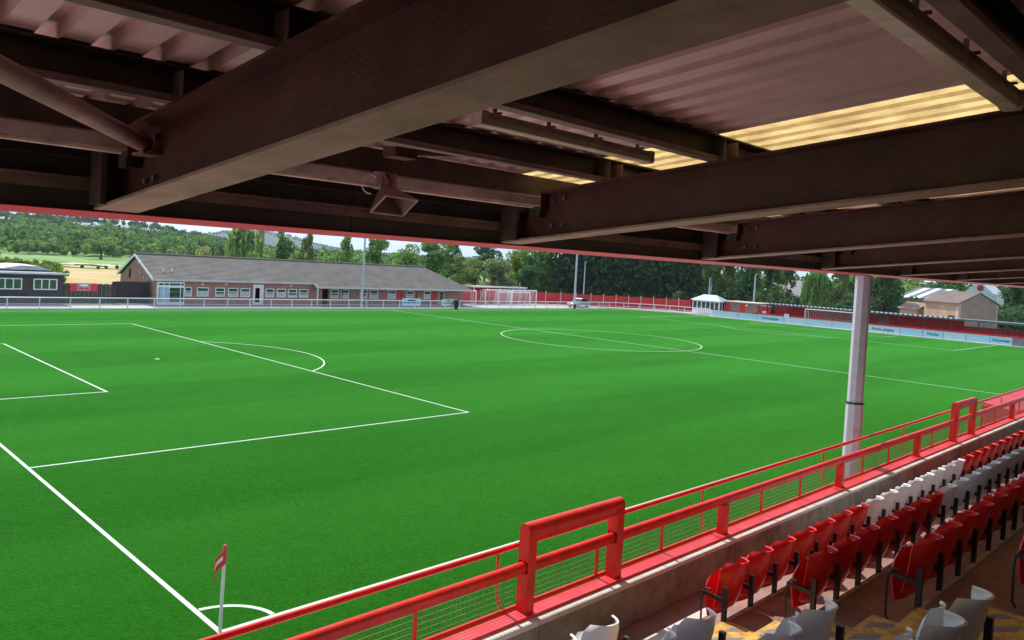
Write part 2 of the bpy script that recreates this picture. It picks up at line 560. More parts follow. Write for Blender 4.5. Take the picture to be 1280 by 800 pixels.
def text_obj(txt, size, matn, parent, loc, rot, name='lettering', bold=0., xs=1.):
    c = bpy.data.curves.new(name, 'FONT')
    c.body = txt; c.size = size; c.align_x = 'CENTER'; c.align_y = 'CENTER'
    c.extrude = .004; c.offset = bold
    t = bpy.data.objects.new(name+'_tmp', c)
    col.objects.link(t)
    dg = bpy.context.evaluated_depsgraph_get()
    me = bpy.data.meshes.new_from_object(t.evaluated_get(dg))
    bpy.data.objects.remove(t)
    me.name = name
    me.materials.clear(); me.materials.append(MATS[matn])
    o = bpy.data.objects.new(name, me)
    col.objects.link(o)
    o.parent = parent; o.location = loc; o.rotation_euler = rot; o.scale = (xs, 1, 1)
    return o
def orn(k):
    return ['first', 'second', 'third', 'fourth', 'fifth', 'sixth', 'seventh', 'eighth', 'ninth', 'tenth', 'eleventh', 'twelfth', 'thirteenth', 'fourteenth', 'fifteenth',
            'sixteenth', 'seventeenth', 'eighteenth', 'nineteenth', 'twentieth', 'twenty-first', 'twenty-second', 'twenty-third', 'twenty-fourth', 'twenty-fifth',
            'twenty-sixth', 'twenty-seventh', 'twenty-eighth', 'twenty-ninth', 'thirtieth'][k]
rnd = random.Random(7)

# ================================================================== SETTING
PL, PW = 101.46, 64.81
# terrain: one polar sheet out to the far hills
def H(x, y):
    dx, dy = x-CAM.x, y-CAM.y
    r = math.hypot(dx, dy); az = math.degrees(math.atan2(dx, dy))
    def sst(a, b, t):
        t = min(1, max(0, (t-a)/(b-a))); return t*t*(3-2*t)
    if az < 0: amp = 22*(1-.6*sst(0, 90, -az))
    elif az < 18: amp = 23.
    else: amp = float(np.interp(az, [18, 20.5, 22, 24.5, 25.3, 28, 60, 180], [23, 20.5, 15.5, 9, 5.5, 2.5, 2, 2]))
    h = amp*sst(330, 960, r)+amp*.1*sst(960, 1500, r)
    far = 56*math.exp(-((az-27.0)/3.9)**2)+9
    h += far*sst(1700, 3000, r)
    return h
def build_terrain():
    azs = list(range(-180, -10, 10))+[x*.75-10 for x in range(0, 147)]+list(range(105, 180, 10))
    rs = [0, 40, 90, 150, 230, 330]+[330+40*i for i in range(1, 18)]+[1100, 1300, 1500, 1800, 2100, 2400, 2700, 3000, 3400, 4200, 5200]
    v = []; f = []
    for r in rs:
        for a in azs:
            x, y = CAM.x+r*math.sin(R(a)), CAM.y+r*math.cos(R(a))
            v.append((x, y, H(x, y)-.05))
    n_ = len(azs)
    for i in range(len(rs)-1):
        for j in range(n_):
            j2 = (j+1) % n_
            f.append((i*n_+j, (i+1)*n_+j, (i+1)*n_+j2, i*n_+j2)[::-1])
    mb = MB(); mb.add(v, f)
    return struct(mb.build('ground', 'field_green', smooth=True))
build_terrain()
def conform(name, matn, az0, az1, r0, r1, lift, na=20, nr=10, wob=0.):
    v = []; f = []
    for i in range(nr+1):
        for j in range(na+1):
            a = az0+(az1-az0)*j/na
            r = r0+(r1-r0)*i/nr
            if i in (0, nr): r += wob*math.sin(a*3.1+i)+wob*.6*math.sin(a*7.7)
            x, y = CAM.x+r*math.sin(R(a)), CAM.y+r*math.cos(R(a))
            v.append((x, y, H(x, y)+lift))
    for i in range(nr):
        for j in range(na):
            f.append((i*(na+1)+j, i*(na+1)+j+1, (i+1)*(na+1)+j+1, (i+1)*(na+1)+j))
    mb = MB(); mb.add(v, f)
    return struct(mb.build(name, matn, smooth=True))
conform('dry_field', 'field_tan', 4, 27, 126, 196, .06, wob=4)
conform('dry_field', 'field_tan', 4, 24, 206, 219, .08, wob=3)
conform('dry_field', 'field_pale', 4, 25, 226, 240, .1, wob=5)
conform('moor', 'moor', 13.5, 22, 700, 930, 1.2, 24, 14, wob=10)
conform('far_hill_wood', 'far_wood', 23, 44, 2050, 3100, 4, 40, 14, wob=20)
conform('hill_field', 'field_pale', 6, 15.2, 850, 935, 1.6, 20, 6, wob=4)

# hard standing round the pitch, then turf and its markings
mb = MB(); mb.poly([(-30, -8.0), (125, -8.0), (125, 62), (96, 76.5), (70, 76.5), (70, 73), (-30, 73)], -.04, 0)
struct(mb.build('path', 'paving'))
mb = MB(); mb.poly([(24.5, 68.6), (70, 68.6), (70, 73.2), (24.5, 73.2)], 0.0, .012)
struct(mb.build('path', 'asphalt'))
mb = MB(); mb.poly([(-30, -7.6), (125, -7.6), (125, -2.62), (-30, -2.62)], 0, .012)  # unseen pale strip, added to bounce sunlight onto the roof underside
struct(mb.build('path', 'bounce_apron'))
mb = MB(); mb.poly([(-14, -2.6), (103.2, -2.6), (103.2, 58), (97, 66.55), (-14, 66.55)], 0.0, .03)
pitch_o = struct(mb.build('pitch', 'turf'))
Z0, Z1 = .03, .042
def pline(name, x0, x1, y0, y1):
    m_ = MB(); m_.box(x0, x1, y0, y1, Z0, Z1)
    m_.build(name, 'line_white', pitch_o)
LW = .046
def arc(name, cx, cy, r, a0, a1, n_=64):
    m_ = MB()
    vs = []; fs = []
    for i in range(n_+1):
        t = R(a0+(a1-a0)*i/n_)
        for rr in (r-LW, r+LW):
            for z in (Z0, Z1): vs.append((cx+rr*math.cos(t), cy+rr*math.sin(t), z))
    for i in range(n_):
        o = i*4; p = o+4
        fs += [(o+1, o+3, p+3, p+1), (o+0, o+1, p+1, p+0), (o+3, o+2, p+2, p+3)]
    m_.add(vs, fs); m_.build(name, 'line_white', pitch_o)
def ring_spot(name, cx, cy, r):
    m_ = MB(); m_.poly([(cx+r*math.cos(t*math.pi/8), cy+r*math.sin(t*math.pi/8)) for t in range(16)], Z0, Z1)
    m_.build(name, 'line_white', pitch_o)
pline('goal_line', -LW, LW, -LW, PW+LW); pline('goal_line', PL-LW, PL+LW, -LW, PW+LW)
pline('touch_line', LW, PL-LW, -LW, LW); pline('touch_line', LW, PL-LW, PW-LW, PW+LW)
pline('halfway_line', PL/2-LW, PL/2+LW, LW, PW-LW)
for x0, s in ((0, 1), (PL, -1)):
    for hw, d, nm in ((20.16, 16.5, 'penalty_area_line'), (9.16, 5.5, 'goal_area_line')):
        ya, yb = PW/2-hw, PW/2+hw
        xs = sorted((x0+s*LW, x0+s*(d-LW)))
        pline(nm, xs[0], xs[1], ya-LW, ya+LW); pline(nm, xs[0], xs[1], yb-LW, yb+LW)
        pline(nm, x0+s*d-LW, x0+s*d+LW, ya-LW, yb+LW)
    ring_spot('penalty_spot', x0+s*11, PW/2, .14)
    aa = math.degrees(math.acos(5.5/9.15))-.35
    arc('penalty_arc', x0+s*11, PW/2, 9.15, (0 if s > 0 else 180)-aa, (0 if s > 0 else 180)+aa)
arc('centre_circle', PL/2, PW/2, 9.15, 0, 360, 128)
ring_spot('centre_spot', PL/2, PW/2, .14)
arc('corner_arc', 0, 0, 1, 3.5, 86.5, 24); arc('corner_arc', 0, PW, 1, -86.5, -3.5, 24)
arc('corner_arc', PL, 0, 1, 93.5, 176.5, 24); arc('corner_arc', PL, PW, 1, 183.5, 266.5, 24)

# ================================================================== GRANDSTAND (the camera stands in it)
XA, XB = -14.4, 33.0
stand = thing('grandstand', 'covered grandstand of maroon steel rafters, pink corrugated roof and stepped terrace', 'grandstand', (2.5, -8.0, 0))
def rz_b(y): return 6.69+.104*(-7.28-y)        # rafter underside
def rz_t(y): return 7.15+.104*(-7.80-y)        # rafter top
YB = -15.6
# rafters: I-sections with the web notched to half depth at the eaves
RX = [-14.39+3.38*k for k in range(0, 15)]
def rafter_mesh():
    m_ = MB()
    fw, tf, tw = .125, .017, .007
    y0, yn = -7.30, -7.76
    def slab(ya, yb, za, zb, hw, t, k):     # sloped slab between y's, bottom z given
        m_.hexa([(-hw, yb, zb), (hw, yb, zb), (hw, ya, za), (-hw, ya, za)], [(-hw, yb, zb+t), (hw, yb, zb+t), (hw, ya, za+t), (-hw, ya, za+t)], k)
    slab(y0, YB, rz_b(y0), rz_b(YB), fw, tf, 1)
    slab(yn-.002, YB, rz_t(yn)-tf, rz_t(YB)-tf, fw, tf, 0)
    # web
    prof = [(YB, rz_b(YB)+tf), (y0-.02, rz_b(y0)+tf), (y0-.02, rz_b(y0)+.20), (yn, rz_b(yn)+.24), (yn, rz_t(yn)-tf), (YB, rz_t(YB)-tf)]
    m_.prism_x(prof, -tw, tw, 0)
    # end plate at the notch
    m_.hexa([(-.1, yn, rz_b(yn)+.245), (.1, yn, rz_b(yn)+.245), (.1, yn+.012, rz_b(yn)+.245), (-.1, yn+.012, rz_b(yn)+.245)],
            [(-.1, yn, rz_t(yn)-.003), (.1, yn, rz_t(yn)-.003), (.1, yn+.012, rz_t(yn)-.003), (-.1, yn+.012, rz_t(yn)-.003)], 0)
    return m_
r0 = rafter_mesh().build('rafter', ['steel_maroon', 'steel_flange_lit'], stand, org=(0, 0, 0))
r0.location = (RX[0]-2.5, 8.0, 0)
for x in RX[1:]: share(r0, stand, (x-2.5, 8.0, 0))
# purlins sitting on the rafters: channels open towards the back
PUR = [(-8.38, .185), (-9.40, .185), (-11.42, .185), (-12.9, .185), (-14.4, .185)]
for y, h in PUR:
    z = rz_t(y)+.002
    m_ = MB()
    m_.box(XA, XB, y-.012+.03, y+.03, z+.014, z+h-.014, 0)
    m_.box(XA, XB, y-.06, y+.03, z, z+.012, 1)
    m_.box(XA, XB, y-.06, y+.03, z+h-.012, z+h, 0)
    m_.box(XA, XB, y-.06, y-.05, z+.014, z+.034, 1)
    m_.build('purlin', ['steel_dark', 'steel_tan'], stand)
    for x in RX:
        if x > 14: continue
        for s in (-.1, .07):
            c = MB(); c.box(x+s, x+s+.008, y-.10, y+.012, z+.016, z+h-.03); c.build('cleat', 'steel_tan', stand)
# eaves purlin, cladding, rails and the red edge strip
m_ = MB()
m_.box(XA, XB, -7.56, -7.54, 7.13, 7.30, 0)
m_.hexa([(XA, -7.60, 7.115), (XB, -7.60, 7.115), (XB, -7.54, 7.03), (XA, -7.54, 7.03)], [(XA, -7.59, 7.127), (XB, -7.59, 7.127), (XB, -7.53, 7.042), (XA, -7.53, 7.042)], 1)
m_.build('eaves_purlin', ['steel_dark', 'steel_tan'], stand)
m_ = MB()
for x0 in np.arange(XA, XB-.1, 1.69):
    m_.box(x0+.004, min(x0+1.686, XB), -7.29, -7.275, 6.69, 7.33)
m_.build('eaves_cladding', 'cladding', stand)
m_ = MB(); m_.box(XA, XB, -7.33, -7.294, 6.862, 6.878); m_.box(XA, XB, -7.302, -7.294, 6.80, 6.86)
m_.build('cladding_rail', 'steel_tan', stand)
m_ = MB(); m_.box(XA, XB, -7.335, -7.2935, 6.985, 6.995)
m_.build('cladding_rail', 'steel_dark', stand)
m_ = MB(); m_.prism_x([(-7.268, 6.645), (-7.255, 6.645), (-7.255, 6.684), (-7.31, 6.684), (-7.31, 6.680)], XA, XB)
m_.build('fascia_strip', 'fascia_red', stand)
m_ = MB(); m_.box(XA, XB, -7.25, -7.24, 6.645, 7.36); m_.build('fascia_board', 'fascia_red', stand)
# angle brackets where rafters meet the eaves
for x in RX[2:9]:
    for s in (-.1, .012):
        m_ = MB(); m_.box(x+s, x+s+.088, -7.74, -7.62, 6.93, 7.02); m_.build('eaves_bracket', 'steel_dark', stand)
    for s in (-.16, .13):
        m_ = MB(); m_.box(x+s, x+s+.03, -7.53, -7.33, 6.72, 7.06); m_.build('stiffener', 'steel_dark', stand)
# roof sheets: trapezoidal profile, four ribs to a sheet; rooflight beside each rafter
def sz(y): return rz_t(y)+.192
def sheet_mesh(lift=0.):
    p = .23; prof = []
    for k in range(4):
        x = k*p
        prof += [(x, 0), (x+.128, 0), (x+.138, .075), (x+.220, .075)]
    prof += [(4*p, 0)]
    ya, yb = -7.2, YB
    m_ = MB(); n_ = len(prof)
    vs = []
    for t in (0, .003):
        for y in (ya, yb):
            vs += [(x, y, sz(y)+z+t+lift) for x, z in prof]
    fs = []
    for i in range(n_-1):
        fs.append((i, i+1, n_+i+1, n_+i)); fs.append((2*n_+i, 3*n_+i, 3*n_+i+1, 2*n_+i+1))
    fs += [(i+1, i, 2*n_+i, 2*n_+i+1) for i in range(n_-1)]
    fs += [(n_+i, n_+i+1, 3*n_+i+1, 3*n_+i) for i in range(n_-1)]
    fs += [(0, n_, 3*n_, 2*n_), (n_-1, 3*n_-1, 4*n_-1, 2*n_-1)]
    m_.add(vs, fs)
    return m_
sh = sheet_mesh().mesh('roof_sheet', 'sheet_pink')
rl = sheet_mesh().mesh('rooflight', 'rooflight')
k = 0
xs = XA
x_light = [RX[4]+.02, RX[5]+.5, RX[7]+.3, RX[9]+.3]
edges = []
x = RX[4]-.09-.92*15
while x < XB-.9:
    nm = 'rooflight' if any(abs(x-(RX[4]-.09+.92*q)) < .01 for q in (0, 4, 11, 19)) else 'roof_sheet'
    o = bpy.data.objects.new(nm, rl if nm == 'rooflight' else sh)
    col.objects.link(o); o.parent = stand; o.location = (x-2.5, 8.0, .0025*(k % 2)); k += 1
    x += .92
# plan bracing pipes between rafters
for xr in (RX[3], RX[4]+0.0):
    m_ = MB()
    if xr == RX[3]:
        m_.tube([(-4.33, -7.95, 7.045), (-7.55, -12.2, 7.2)], .046, 10)
        m_.box(-4.36, -4.26, -8.02, -7.86, 6.985, 7.0)
        m_.build('brace_pipe', 'steel_flange_lit', stand, smooth=True)
    else:
        m_.tube([(RX[3]+1.55, -8.14, 7.22), (RX[3]+2.4, -8.3, 7.3)], .03, 8)
        m_.box(RX[3]+1.40, RX[3]+1.58, -8.2, -8.06, 7.17, 7.235)
        m_.build('brace_stub', 'steel_maroon', stand)
for x in (RX[3], RX[4], RX[5]):
    for dy, dz in ((-7.82, .08), (-7.82, .30), (-7.95, .08), (-7.95, .30)):
        m_ = MB(); m_.tube([(x-.03, dy, rz_b(dy)+dz+.03), (x-.008, dy, rz_b(dy)+dz+.03)], .017, 6); m_.build('bolt', 'steel_tan', stand)
m_ = MB(); m_.tube([(XA, -7.66, 7.02), (20, -7.66, 7.02)], .016, 8); m_.build('conduit', 'batten_body', stand)
# column under the eaves beam
def octo(mb, x, y, r, z0, z1):
    mb.poly([(x+r*math.cos(R(22.5+45*q)), y+r*math.sin(R(22.5+45*q))) for q in range(8)], z0, z1)
m_ = MB(); octo(m_, 7.87, -7.16, .142, 0, 4.43); m_.build('roof_post', 'post_grey', stand)
m_ = MB(); octo(m_, 7.87, -7.16, .130, 4.462, 6.70); m_.build('roof_post', 'post_grey', stand)
m_ = MB(); octo(m_, 7.87, -7.16, .152, 4.431, 4.461); m_.build('post_band', 'seat_black', stand)
m_ = MB(); m_.box(7.67, 8.07, -7.232, -6.98, 6.702, 6.73); m_.build('post_cap', 'post_grey', stand)
# back wall and end wall keep the stand dark inside
m_ = MB(); m_.box(XA, XB, YB-.2, YB, 0, rz_t(YB)+.15); m_.build('back_wall', 'concrete', stand)
# terrace
TZ = [2.95]+[3.29+.355*n for n in range(0, 7)]
TY = [-7.88]+[-8.82-.82*(n) for n in range(0, 8)]
AX0, AX1 = -.80, .745
for n in range(0, 8):
    y0, y1 = TY[n], (TY[n+1] if n < 7 else YB)
    for (xa, xb) in ((XA, AX0-.002), (AX0, AX1), (AX1+.002, XB)):
        aisle = xa == AX0
        m_ = MB(); m_.box(xa, xb, y1-.02, y0 if n else -7.90, TZ[n]-.5, TZ[n])
        m_.build('aisle_tread' if aisle else 'terrace_step', 'aisle_paint' if (aisle and n) else 'floor_maroon', stand)
        if n and not aisle:
            q = MB(); q.box(xa, xb, y0-.035, y0+.006, TZ[n]-.05, TZ[n]+.004); q.build('step_nosing', 'nosing', stand)
    if n > 1:
        m_ = MB(); m_.box(AX0+.01, AX1-.01, y0+.0, y0+.335, TZ[n-1], TZ[n-1]+.178)
        m_.build('aisle_half_step', 'aisle_paint', stand)
m_ = MB(); m_.box(XA, XB, -8.818, -8.36, 2.951, 3.11); m_.build('terrace_step', 'floor_maroon', stand)
for x0 in np.arange(XA, XB-.5, 1.5):
    q = MB(); q.box(x0+.004, min(x0+1.496, XB), -8.465, -8.352, 3.06, 3.116); q.build('step_nosing', 'coping', stand)
# parapet: precast wall units with coping slabs, and the stand's front wall below
JX = [2.62+3.43*k for k in range(-5, 9)]
for a, b2 in zip(JX[:-1], JX[1:]):
    m_ = MB(); m_.box(a+.006, b2-.006, -7.88, -7.62, 2.6, 3.342); m_.build('parapet_unit', 'concrete', stand)
    mid = (a+b2)/2+.28
    for c0, c1 in ((a, mid), (mid, b2)):
        q = MB(); q.box(c0+.006, c1-.006, -7.888, -7.60, 3.344, 3.384); q.build('coping_slab', 'coping', stand)
m_ = MB(); m_.box(XA, XB, -7.86, -7.64, 0, 2.598); m_.build('front_wall', 'concrete', stand)

# ------------------------------------------------------------------ front rail
rail = thing('front_rail', 'heavy red handrail with mesh panels and two raised hoops on the parapet', 'railing', (0, -7.7, 3.385))
RP = [2.60+3.45*k for k in range(-4, 9)]
m_ = MB()
def rail_prof(y, zt, r=.046, w_=.030, drop=.055):
    pr = []
    zc = zt-r
    for i in range(9):
        t = math.pi*i/8
        pr.append((y+r*math.cos(t), zc+r*math.sin(t)))
    pr += [(y-r, zc-.018), (y-w_, zc-.026), (y-w_, zc-drop), (y+w_, zc-drop), (y+w_, zc-.026), (y+r, zc-.018)]
    return pr
ZT = 3.868
for a, b2 in zip(RP[:-1], RP[1:]):
    m_ = MB(); m_.prism_x(rail_prof(-7.70, ZT), a+.003, b2-.003); m_.build('handrail', 'rail_red', rail, smooth=True)
m_ = None
HO = [(-.82, .47), (11.72, 13.0)]
hoop_xs = [x for h in HO for x in h]
for x in RP:
    if any(abs(x-hx) < .2 for hx in hoop_xs): continue
    m_ = MB(); m_.box(x-.052, x+.052, -7.755, -7.66, 3.386, ZT-.102)
    p_ = m_.build('rail_post', 'rail_red', rail)
    m_ = MB(); m_.box(x-.066, x+.066, -7.775, -7.64, 3.3855, 3.40); m_.build('base_plate', 'rail_red', p_)
    for bx in (-.045, .045):
        m_ = MB(); m_.tube([(x+bx, -7.765, 3.40), (x+bx, -7.765, 3.415)], .009, 6); m_.build('bolt', 'galv', p_)
for x0, x1 in HO:
    m_ = MB()
    for x in (x0, x1):
        m_.box(x-.05, x+.05, -7.764, -7.757, 3.386, 4.13)     # face plates either side of the handrail
        m_.box(x-.05, x+.05, -7.643, -7.636, 3.386, 4.13)
        m_.box(x-.049, x+.049, -7.756, -7.644, 3.386, ZT-.104)
        m_.box(x-.049, x+.049, -7.756, -7.644, ZT+.004, 4.13)
        m_.box(x-.066, x+.066, -7.785, -7.615, 3.3855, 3.396)
    m_.prism_x(rail_prof(-7.70, 4.212, r=.062, w_=.055, drop=.088), x0-.054, x1+.054)
    m_.build('hoop', 'rail_red', rail, smooth=True)
for a, b2 in zip(RP[:-1], RP[1:]):
    m_ = MB(); m_.box(a+.005, b2-.005, -7.80, -7.63, 3.3845, 3.410); m_.build('kick_plank', 'plank_red', rail)
    m_ = MB(); m_.box(a+.005, b2-.005, -7.625, -7.60, 3.41, 3.44); m_.build('panel_rail', 'rail_red', rail)
    for t in (1/3, 2/3):
        x = a+(b2-a)*t
        m_ = MB(); m_.box(x-.012, x+.012, -7.625, -7.60, 3.441, ZT-.12); m_.build('baluster', 'rail_red', rail)
    m_ = MB()
    for z in np.arange(3.47, 3.76, .052): m_.box(a+.02, b2-.02, -7.5985, -7.5945, z-.0015, z+.0015)
    for x in np.arange(a+.05, b2-.03, .052): m_.box(x-.0011, x+.0011, -7.5940, -7.5905, 3.43, 3.77)
    o = m_.build('wire_mesh', 'wire', rail); o['kind'] = 'stuff'
# outer tube rail on curved stanchions
outer = thing('outer_rail', 'slim red tube rail on curved stanchions beyond the front rail', 'railing', (0, -7.49, 3.3))
for a, b2 in zip(RP[:-1], RP[1:]):
    m_ = MB(); m_.tube([(a, -7.49, 3.92+.0022*(a+3)), (b2-.002, -7.49, 3.92+.0022*(b2+3))], .026, 14); m_.build('tube_rail', 'rail_red', outer, smooth=True)
for x in RP:
    m_ = MB(); m_.tube([(x-.13, -7.49, 3.902), (x-.13, -7.49, 3.62), (x-.128, -7.493, 3.53), (x-.115, -7.51, 3.44), (x-.09, -7.54, 3.37), (x-.06, -7.58, 3.346)], .013, 8)
    m_.build('stanchion', 'rail_red', outer, smooth=True)

# ------------------------------------------------------------------ seats
def seat_parts(colour):
    """a tip-up seat in its own frame: x along the row, +y to the pitch, z=0 at the step its rear leg stands on"""
    mb1 = MB()
    g = []
    NI, NJ = 18, 15
    for i in range(NI):
        t = i/(NI-1)
        row = []
        for j in range(NJ):
            u = -1+2*j/(NJ-1)
            hw = .232
            if t < .12: hw *= .82+.18*math.sin(t/.12*math.pi/2)
            if t > .62:
                q = (t-.62)/.38
                hw *= (1-(q*.88)**3.2)**.5
            z = .040+t*.47
            y = .075-.125*t-.016*math.sin(t*math.pi)
            if t > .85: y -= .016*((t-.85)/.15)**2
            y += .135*abs(u)**2.3*(.5+.5*t)
            z -= .02*u*u*t
            row.append(Vector((u*hw, y, z)))
        g.append(row)
    mb1.shell(g, .014)
    mb2 = MB()
    g = []
    for i in range(11):
        t = i/10
        row = []
        for j in range(9):
            u = -1+2*j/8
            hw = .205*(1 if t < .6 else (1-((t-.6)/.4*.93)**2.2)**.5)
            z = -.03+t*.415
            y = .155+.030*math.sin(t*math.pi*.9)-.01*t
            y += .045*u*u
            row.append(Vector((u*hw, y, z-.012*u*u*t)))
        g.append(row)
    mb2.shell(g, .016)
    mb3 = MB()
    mb3.box(-.269, -.231, -.02, .02, -.05, .31)
    mb4 = MB()
    mb4.hexa([(-.266, .021, .16), (-.234, .021, .16), (-.234, .24, .18), (-.266, .24, .18)], [(-.266, .021, .20), (-.234, .021, .20), (-.234, .24, .206), (-.266, .24, .206)])
    return mb1, mb2, mb3, mb4
proto = {}
for cname, mt in (('red', 'seat_red'), ('white', 'seat_white')):
    a, b2, c, d = seat_parts(cname)
    proto[cname] = [('seat_back', a.mesh('seat_back', mt, True)), ('seat_pan', b2.mesh('seat_pan', mt, True)), ('upright', c.mesh('upright', 'seat_black')), ('arm', d.mesh('arm', 'seat_black'))]
proto['white'][2] = proto['red'][2]; proto['white'][3] = proto['red'][3]
lb = MB()
lb.tube([(-.25, .21, -.2), (-.25, .238, -.16), (-.25, .245, .1), (-.25, .238, .18), (-.25, .205, .235), (-.25, .15, .24)], .010, 8)
loop_me = lb.mesh('end_loop', 'seat_black', True)
eb = MB(); eb.box(.231, .269, -.02, .02, -.05, .31)
endup_me = eb.mesh('upright', 'seat_black')
first = True
def place_seat(x, row, colour, label, left_end=False, right_end=False):
    y = -8.82-.82*(row-1)
    z = TZ[row]+.004
    o = thing('tip_up_seat', label, 'seat', (x, y, z), R(rnd.uniform(-1.4, 1.4)), 'tip-up seats of the main stand')
    tip = R(rnd.uniform(-5, 4))
    for nm, me in proto[colour]:
        c = bpy.data.objects.new(nm, me); col.objects.link(c); c.parent = o
        if nm == 'seat_pan': c.rotation_euler = (tip, 0, 0)
    if left_end:
        c = bpy.data.objects.new('end_loop', loop_me); col.objects.link(c); c.parent = o
    if right_end:
        c = bpy.data.objects.new('upright', endup_me); col.objects.link(c); c.parent = o
ROWN = {1: 'front', 2: 'second', 3: 'third', 4: 'fourth'}
X0 = .72
for row, cnt in ((1, 26), (2, 18), (3, 10), (4, 3)):
    for i in range(cnt):
        c = 'white' if 7 <= i < 15 else 'red'
        if row == 4: c = 'white' if 7 <= i < 15 else 'red'
        lab = f'{c} tip-up seat in the {ROWN[row]} row, {orn(i)} to the right of the aisle'
        place_seat(X0+(0, .01, .03, .21)[row-1]+.5*i+.25, row, c, lab, left_end=(i == 0))
for row, cnt in ((1, 4), (2, 4), (3, 4), (4, 4)):
    for i in range(cnt):
        lab = f'white tip-up seat in the {ROWN[row]} row, {orn(i)} to the left of the aisle'
        place_seat(-.82-.5*i-.25, row, 'white', lab, right_end=(i == 0))

# ------------------------------------------------------------------ things hung under the roof
def batten(xa, xb, y, z, k_, label):
    t = thing('strip_light', label, 'strip light', ((xa+xb)/2, y, z), 0, 'strip lights under the stand roof')
    m_ = MB(); m_.prism_x([(y-.04*k_, z), (y+.04*k_, z), (y+.05*k_, z+.05*k_), (y-.05*k_, z+.05*k_)], xa, xb); m_.build('housing', 'batten_body', t)
    m_ = MB()
    pr = [(y-.062*k_, z-.002), (y-.056*k_, z-.048*k_), (y-.046*k_, z-.056*k_), (y+.046*k_, z-.056*k_), (y+.056*k_, z-.048*k_), (y+.062*k_, z-.002)]
    m_.prism_x(pr, xa+.04, xb-.04); m_.build('diffuser', 'tube_diffuser', t)
    for x0, x1 in ((xa-.01, xa+.039), (xb-.039, xb+.01)):
        m_ = MB(); m_.prism_x([(y-.068*k_, z+.054*k_), (y-.066*k_, z-.05*k_), (y-.05*k_, z-.062*k_), (y+.05*k_, z-.062*k_), (y+.066*k_, z-.05*k_), (y+.068*k_, z+.054*k_)], x0, x1)
        m_.build('end_cap', 'batten_body', t)
    for q in (.08, .36, .64, .92):
        xx = xa+(xb-xa)*q
        m_ = MB(); m_.box(xx-.012, xx+.012, y-.07*k_, y+.07*k_, z+.052*k_, z+.064*k_); m_.box(xx-.008, xx+.008, y-.01, y+.01, z+.065*k_, z+.12); m_.build('hanger', 'steel_tan', t)
batten(-3.02, -1.42, -9.17, 7.30, .72, 'strip light with grimy diffuser hung under the middle purlin beside the horn speaker')
batten(-3.5, -1.12, -11.27, 7.52, .85, 'strip light with cream diffuser hung at the top right under the pink roof')
hs = thing('horn_speaker', 'pale rectangular horn loudspeaker bracketed under the roof eaves', 'loudspeaker', (-2.49, -7.72, 7.0))
m_ = MB()
ax = Vector((.10, -.62, -.78)).normalized(); sx = Vector((.985, .17, 0)).normalized(); sy = ax.cross(sx).normalized()
c0 = Vector((-2.53, -7.66, 7.005)); c1 = c0+ax*.145
def ringq(c, w_, h_): return [c+sx*a*w_+sy*b_*h_ for a, b_ in ((-1, -1), (1, -1), (1, 1), (-1, 1))]
A0, A1 = ringq(c0, .05, .035), ringq(c1, .165, .092)
B0, B1 = ringq(c0, .042, .028), ringq(c1+ax*.001, .152, .082)
lip = ringq(c1+ax*.014, .165, .092); lipi = ringq(c1+ax*.014, .152, .082)
vs = A0+A1+lip+lipi+B0
fs = []
for q in range(4):
    n_ = (q+1) % 4
    fs += [(q, n_, 4+n_, 4+q), (4+q, 4+n_, 8+n_, 8+q), (8+q, 8+n_, 12+n_, 12+q), (12+q, 12+n_, 16+n_, 16+q)]
fs += [(16, 17, 18, 19), (3, 2, 1, 0)]
m_.add(vs, fs); m_.build('horn', 'horn_grey', hs)
m_ = MB()
for q in range(4):
    n_ = (q+1) % 4
    m_.tube([lip[q], lip[n_]], .0075, 6)
m_.build('rim', 'horn_pink', hs)
m_ = MB(); m_.tube([c0+ax*.002, c0+ax*.03, c0+ax*.05], [.026, .026, .012], 12); m_.build('phase_plug', 'paint_white', hs, smooth=True)
m_ = MB(); m_.tube([c0-ax*.13, c0-ax*.12, c0-ax*.03, c0], [.03, .052, .052, .036], 14); m_.build('driver', 'horn_pink', hs, smooth=True)
m_ = MB(); m_.box(-2.60, -2.575, -7.70, -7.60, 7.0, 7.12); m_.box(-2.49, -2.465, -7.70, -7.60, 7.0, 7.12); m_.box(-2.60, -2.465, -7.64, -7.60, 7.12, 7.128); m_.build('bracket', 'horn_pink', hs)
m_ = MB()
m_.tube([(-2.60+.07*math.cos(t)-.05, -7.63, 7.03+.07*math.sin(t)) for t in np.linspace(.4, 4.9, 12)], .005, 6); m_.build('cable', 'paint_white', hs)

# ================================================================== PITCH FURNITURE
fl = thing('corner_flag', 'red corner flag with white emblem on white pole at near corner', 'corner flag', (0, 0, .042))
m_ = MB(); m_.tube([(0, 0, .03), (.02, 0, 1.46)], .030, 12); m_.build('pole', 'paint_white', fl, smooth=True)
m_ = MB(); m_.tube([(.0165, 0, 1.20), (.0202, 0, 1.50), (.0204, 0, 1.52)], [.037, .037, .02], 12); m_.build('sleeve', 'banner_red', fl, smooth=True)
g = []
for i in range(8):
    row = []
    for j in range(11):
        s_, t_ = j/10, i/7
        row.append(Vector((.01-.27*s_*(1-.22*s_), -.02-.035*math.sin(s_*7+t_*1.2)-.06*s_, 1.50-.29*t_*(1-.25*s_)-.30*s_**1.15)))
    g.append(row)
m_ = MB(); m_.shell(g, .004); m_.build('flag', 'banner_red', fl, smooth=True)
for sgn in (-1, 1):
    m_ = MB(); m_.shell([[g[i][j]+Vector((0, sgn*.006, 0)) for j in range(2, 9)] for i in (2, 3, 4)], .003); m_.build('emblem', 'ink_white', fl, smooth=True)
